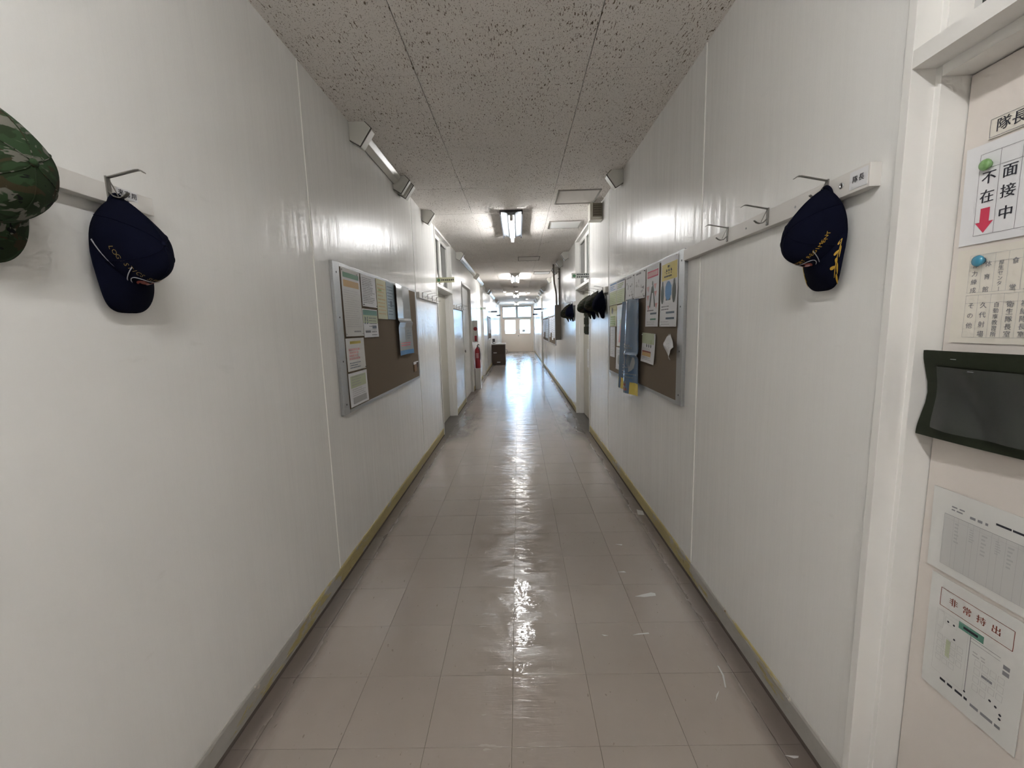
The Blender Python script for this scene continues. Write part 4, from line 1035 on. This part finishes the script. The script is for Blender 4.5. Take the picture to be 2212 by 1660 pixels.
# ================================================================ SIGNS, FAR THINGS
def proj_sign(sd, y, z0, z1, w, m, label, rows_=1, dark=False):
    x0, x1 = sorted((sd*WX, sd*(WX-w)))
    o = bx(x0, x1, y, y+.006, z0, z1, m=m).build('room_sign', bevel=.0012); tag(o, label, 'sign', 'projecting room signs')
    if not dark:
        zc_ = (z0+z1)/2; p = MB(); h = z1-z0
        p.tube([(x0+.035, y-.0015, zc_), (x0+.035, y, zc_)], h*.30, 14, GREEN)
        p.build('green_mark', o)
        q_ = MB(); rnd = random.Random(int(y*10)+sd)
        for r_ in range(rows_):
            zz = zc_ if rows_ == 1 else zc_+(.5-r_)*h*.46
            a = x0+.070
            while a < x1-.02:
                q_.box(a, a+h*.22, y-.0012, y, zz-h*.13, zz+h*.13, INK); a += h*.22+rnd.uniform(.006, .012)
        q_.build('lettering', o)
    return o
proj_sign(-1, 5.60, 2.040, 2.108, .240, SIGNY, 'pale olive room sign projecting over the left beige door')
proj_sign(1, 5.60, 2.045, 2.112, .235, SIGNW, 'grey white room sign projecting over the right beige door', 2)
proj_sign(-1, 12.1, 1.96, 2.03, .15, SIGNW, 'small pale room sign projecting by the narrow left door')
proj_sign(-1, 17.0, 2.05, 2.12, .24, SCREW, 'dark room sign projecting high on the far left', dark=True)
proj_sign(-1, 21.5, 2.03, 2.10, .18, SCREW, 'dark room sign on the left closest to the far door', dark=True)
proj_sign(1, 16.9, 2.10, 2.17, .30, SCREW, 'dark room sign projecting by the narrow right door', dark=True)
proj_sign(1, 21.0, 2.02, 2.09, .20, SCREW, 'dark room sign on the right closest to the far door', dark=True)
# pocket strip on the right beige door
x = WX+.1126
o = thing('pocket_strip', (x-.01, 6.45, 1.30), 'dark green strip of pockets hanging on the right beige door', 'pocket strip')
bx(x-.006, x-.001, 6.28, 6.70, 1.30, 1.86, m=VINYL).build('backing', o)
for k in range(4):
    bx(x-.022, x-.006, 6.30, 6.68, 1.32+k*.135, 1.42+k*.135, m=CAMOD).build('pocket', o, bevel=.004)
s = WS('notice_sheet', 1, 6.30, 6.50, .80, 1.08, PAPER, u=-.1120); s.rows(-.08, .08, .12, -.1, 10, INKL, .3, 70); s.done('white sheet low on the right beige door under the pockets', 'notice')
# conduits and trunk on the right wall
o = thing('conduit_trunk', (.93, 9.4, 1.14), 'brown vertical wall trunk fed by two bent conduits on the right', 'conduit')
bx(.872, WX, 9.32, 9.48, 1.14, 1.90, m=CONDUIT).build('trunk_cover', o, bevel=.006)
MB().tube([(.978, 9.38, HZ), (.978, 9.38, 1.89)], .020, 10, CONDUIT).build('pipe', o, smooth=True)
MB().tube([(.855, 9.38, HZ), (.858, 9.38, 2.50), (.868, 9.38, 2.36), (.90, 9.38, 2.20), (.91, 9.38, 2.05), (.912, 9.38, 1.89)], .020, 10, CONDUIT).build('pipe', o, smooth=True)
for z in (2.45, 2.62):
    bx(.945, WX, 9.36, 9.40, z, z+.02, m=ALU_D).build('pipe_clip', o)
# far notice boards with papers
rnd = random.Random(12)
def far_board(sd, y0, y1, z0, z1, n, label, plab, glab):
    board(sd, y0, y1, z0, z1, label, stile=.05, screws=False)
    yy = y0+.08
    for k in range(n):
        w = (y1-y0-.16)/n-.03; h = rnd.choice((.42, .55, .60)); top = z1-.04-rnd.uniform(0, .03)
        s = WS('notice_sheet', sd, yy, yy+w, top-h, top, PAPER, bend=curl(.006, k)); s.rows(-w*.4, w*.4, h*.4, -h*.4, 8, INKL, .3, 80+k)
        s.done(plab % ('first', 'second', 'third', 'fourth', 'fifth')[k], 'notice', glab); yy += w+.03
far_board(1, 10.55, 12.55, .965, 1.74, 4, 'distant notice board on the right past the brown conduits', '%s white sheet from the conduits on the distant right board', 'papers on the distant right board')
far_board(1, 13.0, 15.6, .965, 1.74, 4, 'farthest notice board on the right before the narrow door', '%s white sheet on the farthest right board', 'papers on the farthest right board')
far_board(-1, 14.7, 16.3, 1.05, 1.86, 3, 'distant notice board on the left before the brown cabinet', '%s white sheet on the distant left board', 'papers on the distant left board')
# cabinet by the left wall
o = thing('cabinet', (-.72, 16.65, 0), 'dark brown low cabinet with white top by the left wall', 'cabinet')
bx(-.985, -.465, 16.42, 16.90, .03, .79, m=BROWN).build('body', o, bevel=.004)
bx(-.97, -.48, 16.44, 16.88, 0, .03, m=GROUT).build('plinth', o)
bx(-.995, -.440, 16.39, 16.92, .79, .835, m=WHITEP).build('top', o, bevel=.004)
for z, x0 in ((.06, -.80), (.43, -.93)):
    dr = bx(-.975, -.475, 16.408, 16.42, z, z+.345, m=BROWN).build('drawer', o, bevel=.003)
    bx(x0, x0+.13, 16.403, 16.408, z+.03, z+.065, m=PAPER).build('label_card', dr)
MB().tube([(-.462, 16.55, .60), (-.40, 16.55, .58), (-.39, 16.55, .50), (-.40, 16.55, .43), (-.462, 16.55, .41)], .012, 8, ALU_D).build('side_handle', o, smooth=True)
o = bx(-.96, -.86, 16.5, 16.62, .835, 1.02, m=SCREW).build('box', bevel=.004); tag(o, 'small dark box standing on the white topped cabinet', 'box')
bx(-.93, -.80, 16.495, 16.5, .845, .90, m=PAPER).build('paper_label', o)
# extinguisher corner
o = thing('extinguisher_sign', (-(WX-.05), 9.86, 1.10), 'white and dark red projecting extinguisher sign on the left wall', 'sign')
bx(-WX, -WX+.115, 9.86, 9.868, 1.12, 1.62, m=WHITEP).build('sign_plate', o, bevel=.001)
MB().tube([(-WX+.06, 9.858, 1.43), (-WX+.06, 9.861, 1.43)], .045, 16, EXTRED).build('red_disc', o)
bx(-WX+.035, -WX+.09, 9.857, 9.861, 1.14, 1.27, m=EXTRED).build('red_band', o)
o = thing('fire_extinguisher', (-.925, 10.0, 0), 'red fire extinguisher on a white stand against the left wall', 'fire extinguisher')
bx(-.992, -.86, 9.92, 10.10, .0, .50, m=WHITEP).build('stand', o, bevel=.006)
MB().lathe((-.925, 10.01, .50), (0, 0, 1), [(.058, 0), (.062, .012), (.062, .40), (.05, .45), (.022, .48), (.02, .50)], 20, EXTRED).build('bottle', o, smooth=True)
bx(-.955, -.895, 9.947, 9.951, .74, .86, m=PINK).build('bottle_label', o)
MB().tube([(-.925, 10.01, 1.0), (-.925, 10.01, 1.03), (-.90, 9.99, 1.06), (-.87, 9.97, 1.05)], .011, 8, SCREW).build('lever', o, smooth=True)
MB().tube([(-.915, 10.0, 1.02), (-.87, 9.96, .98), (-.855, 9.95, .85), (-.865, 9.955, .70)], .009, 8, SCREW).build('hose', o, smooth=True)
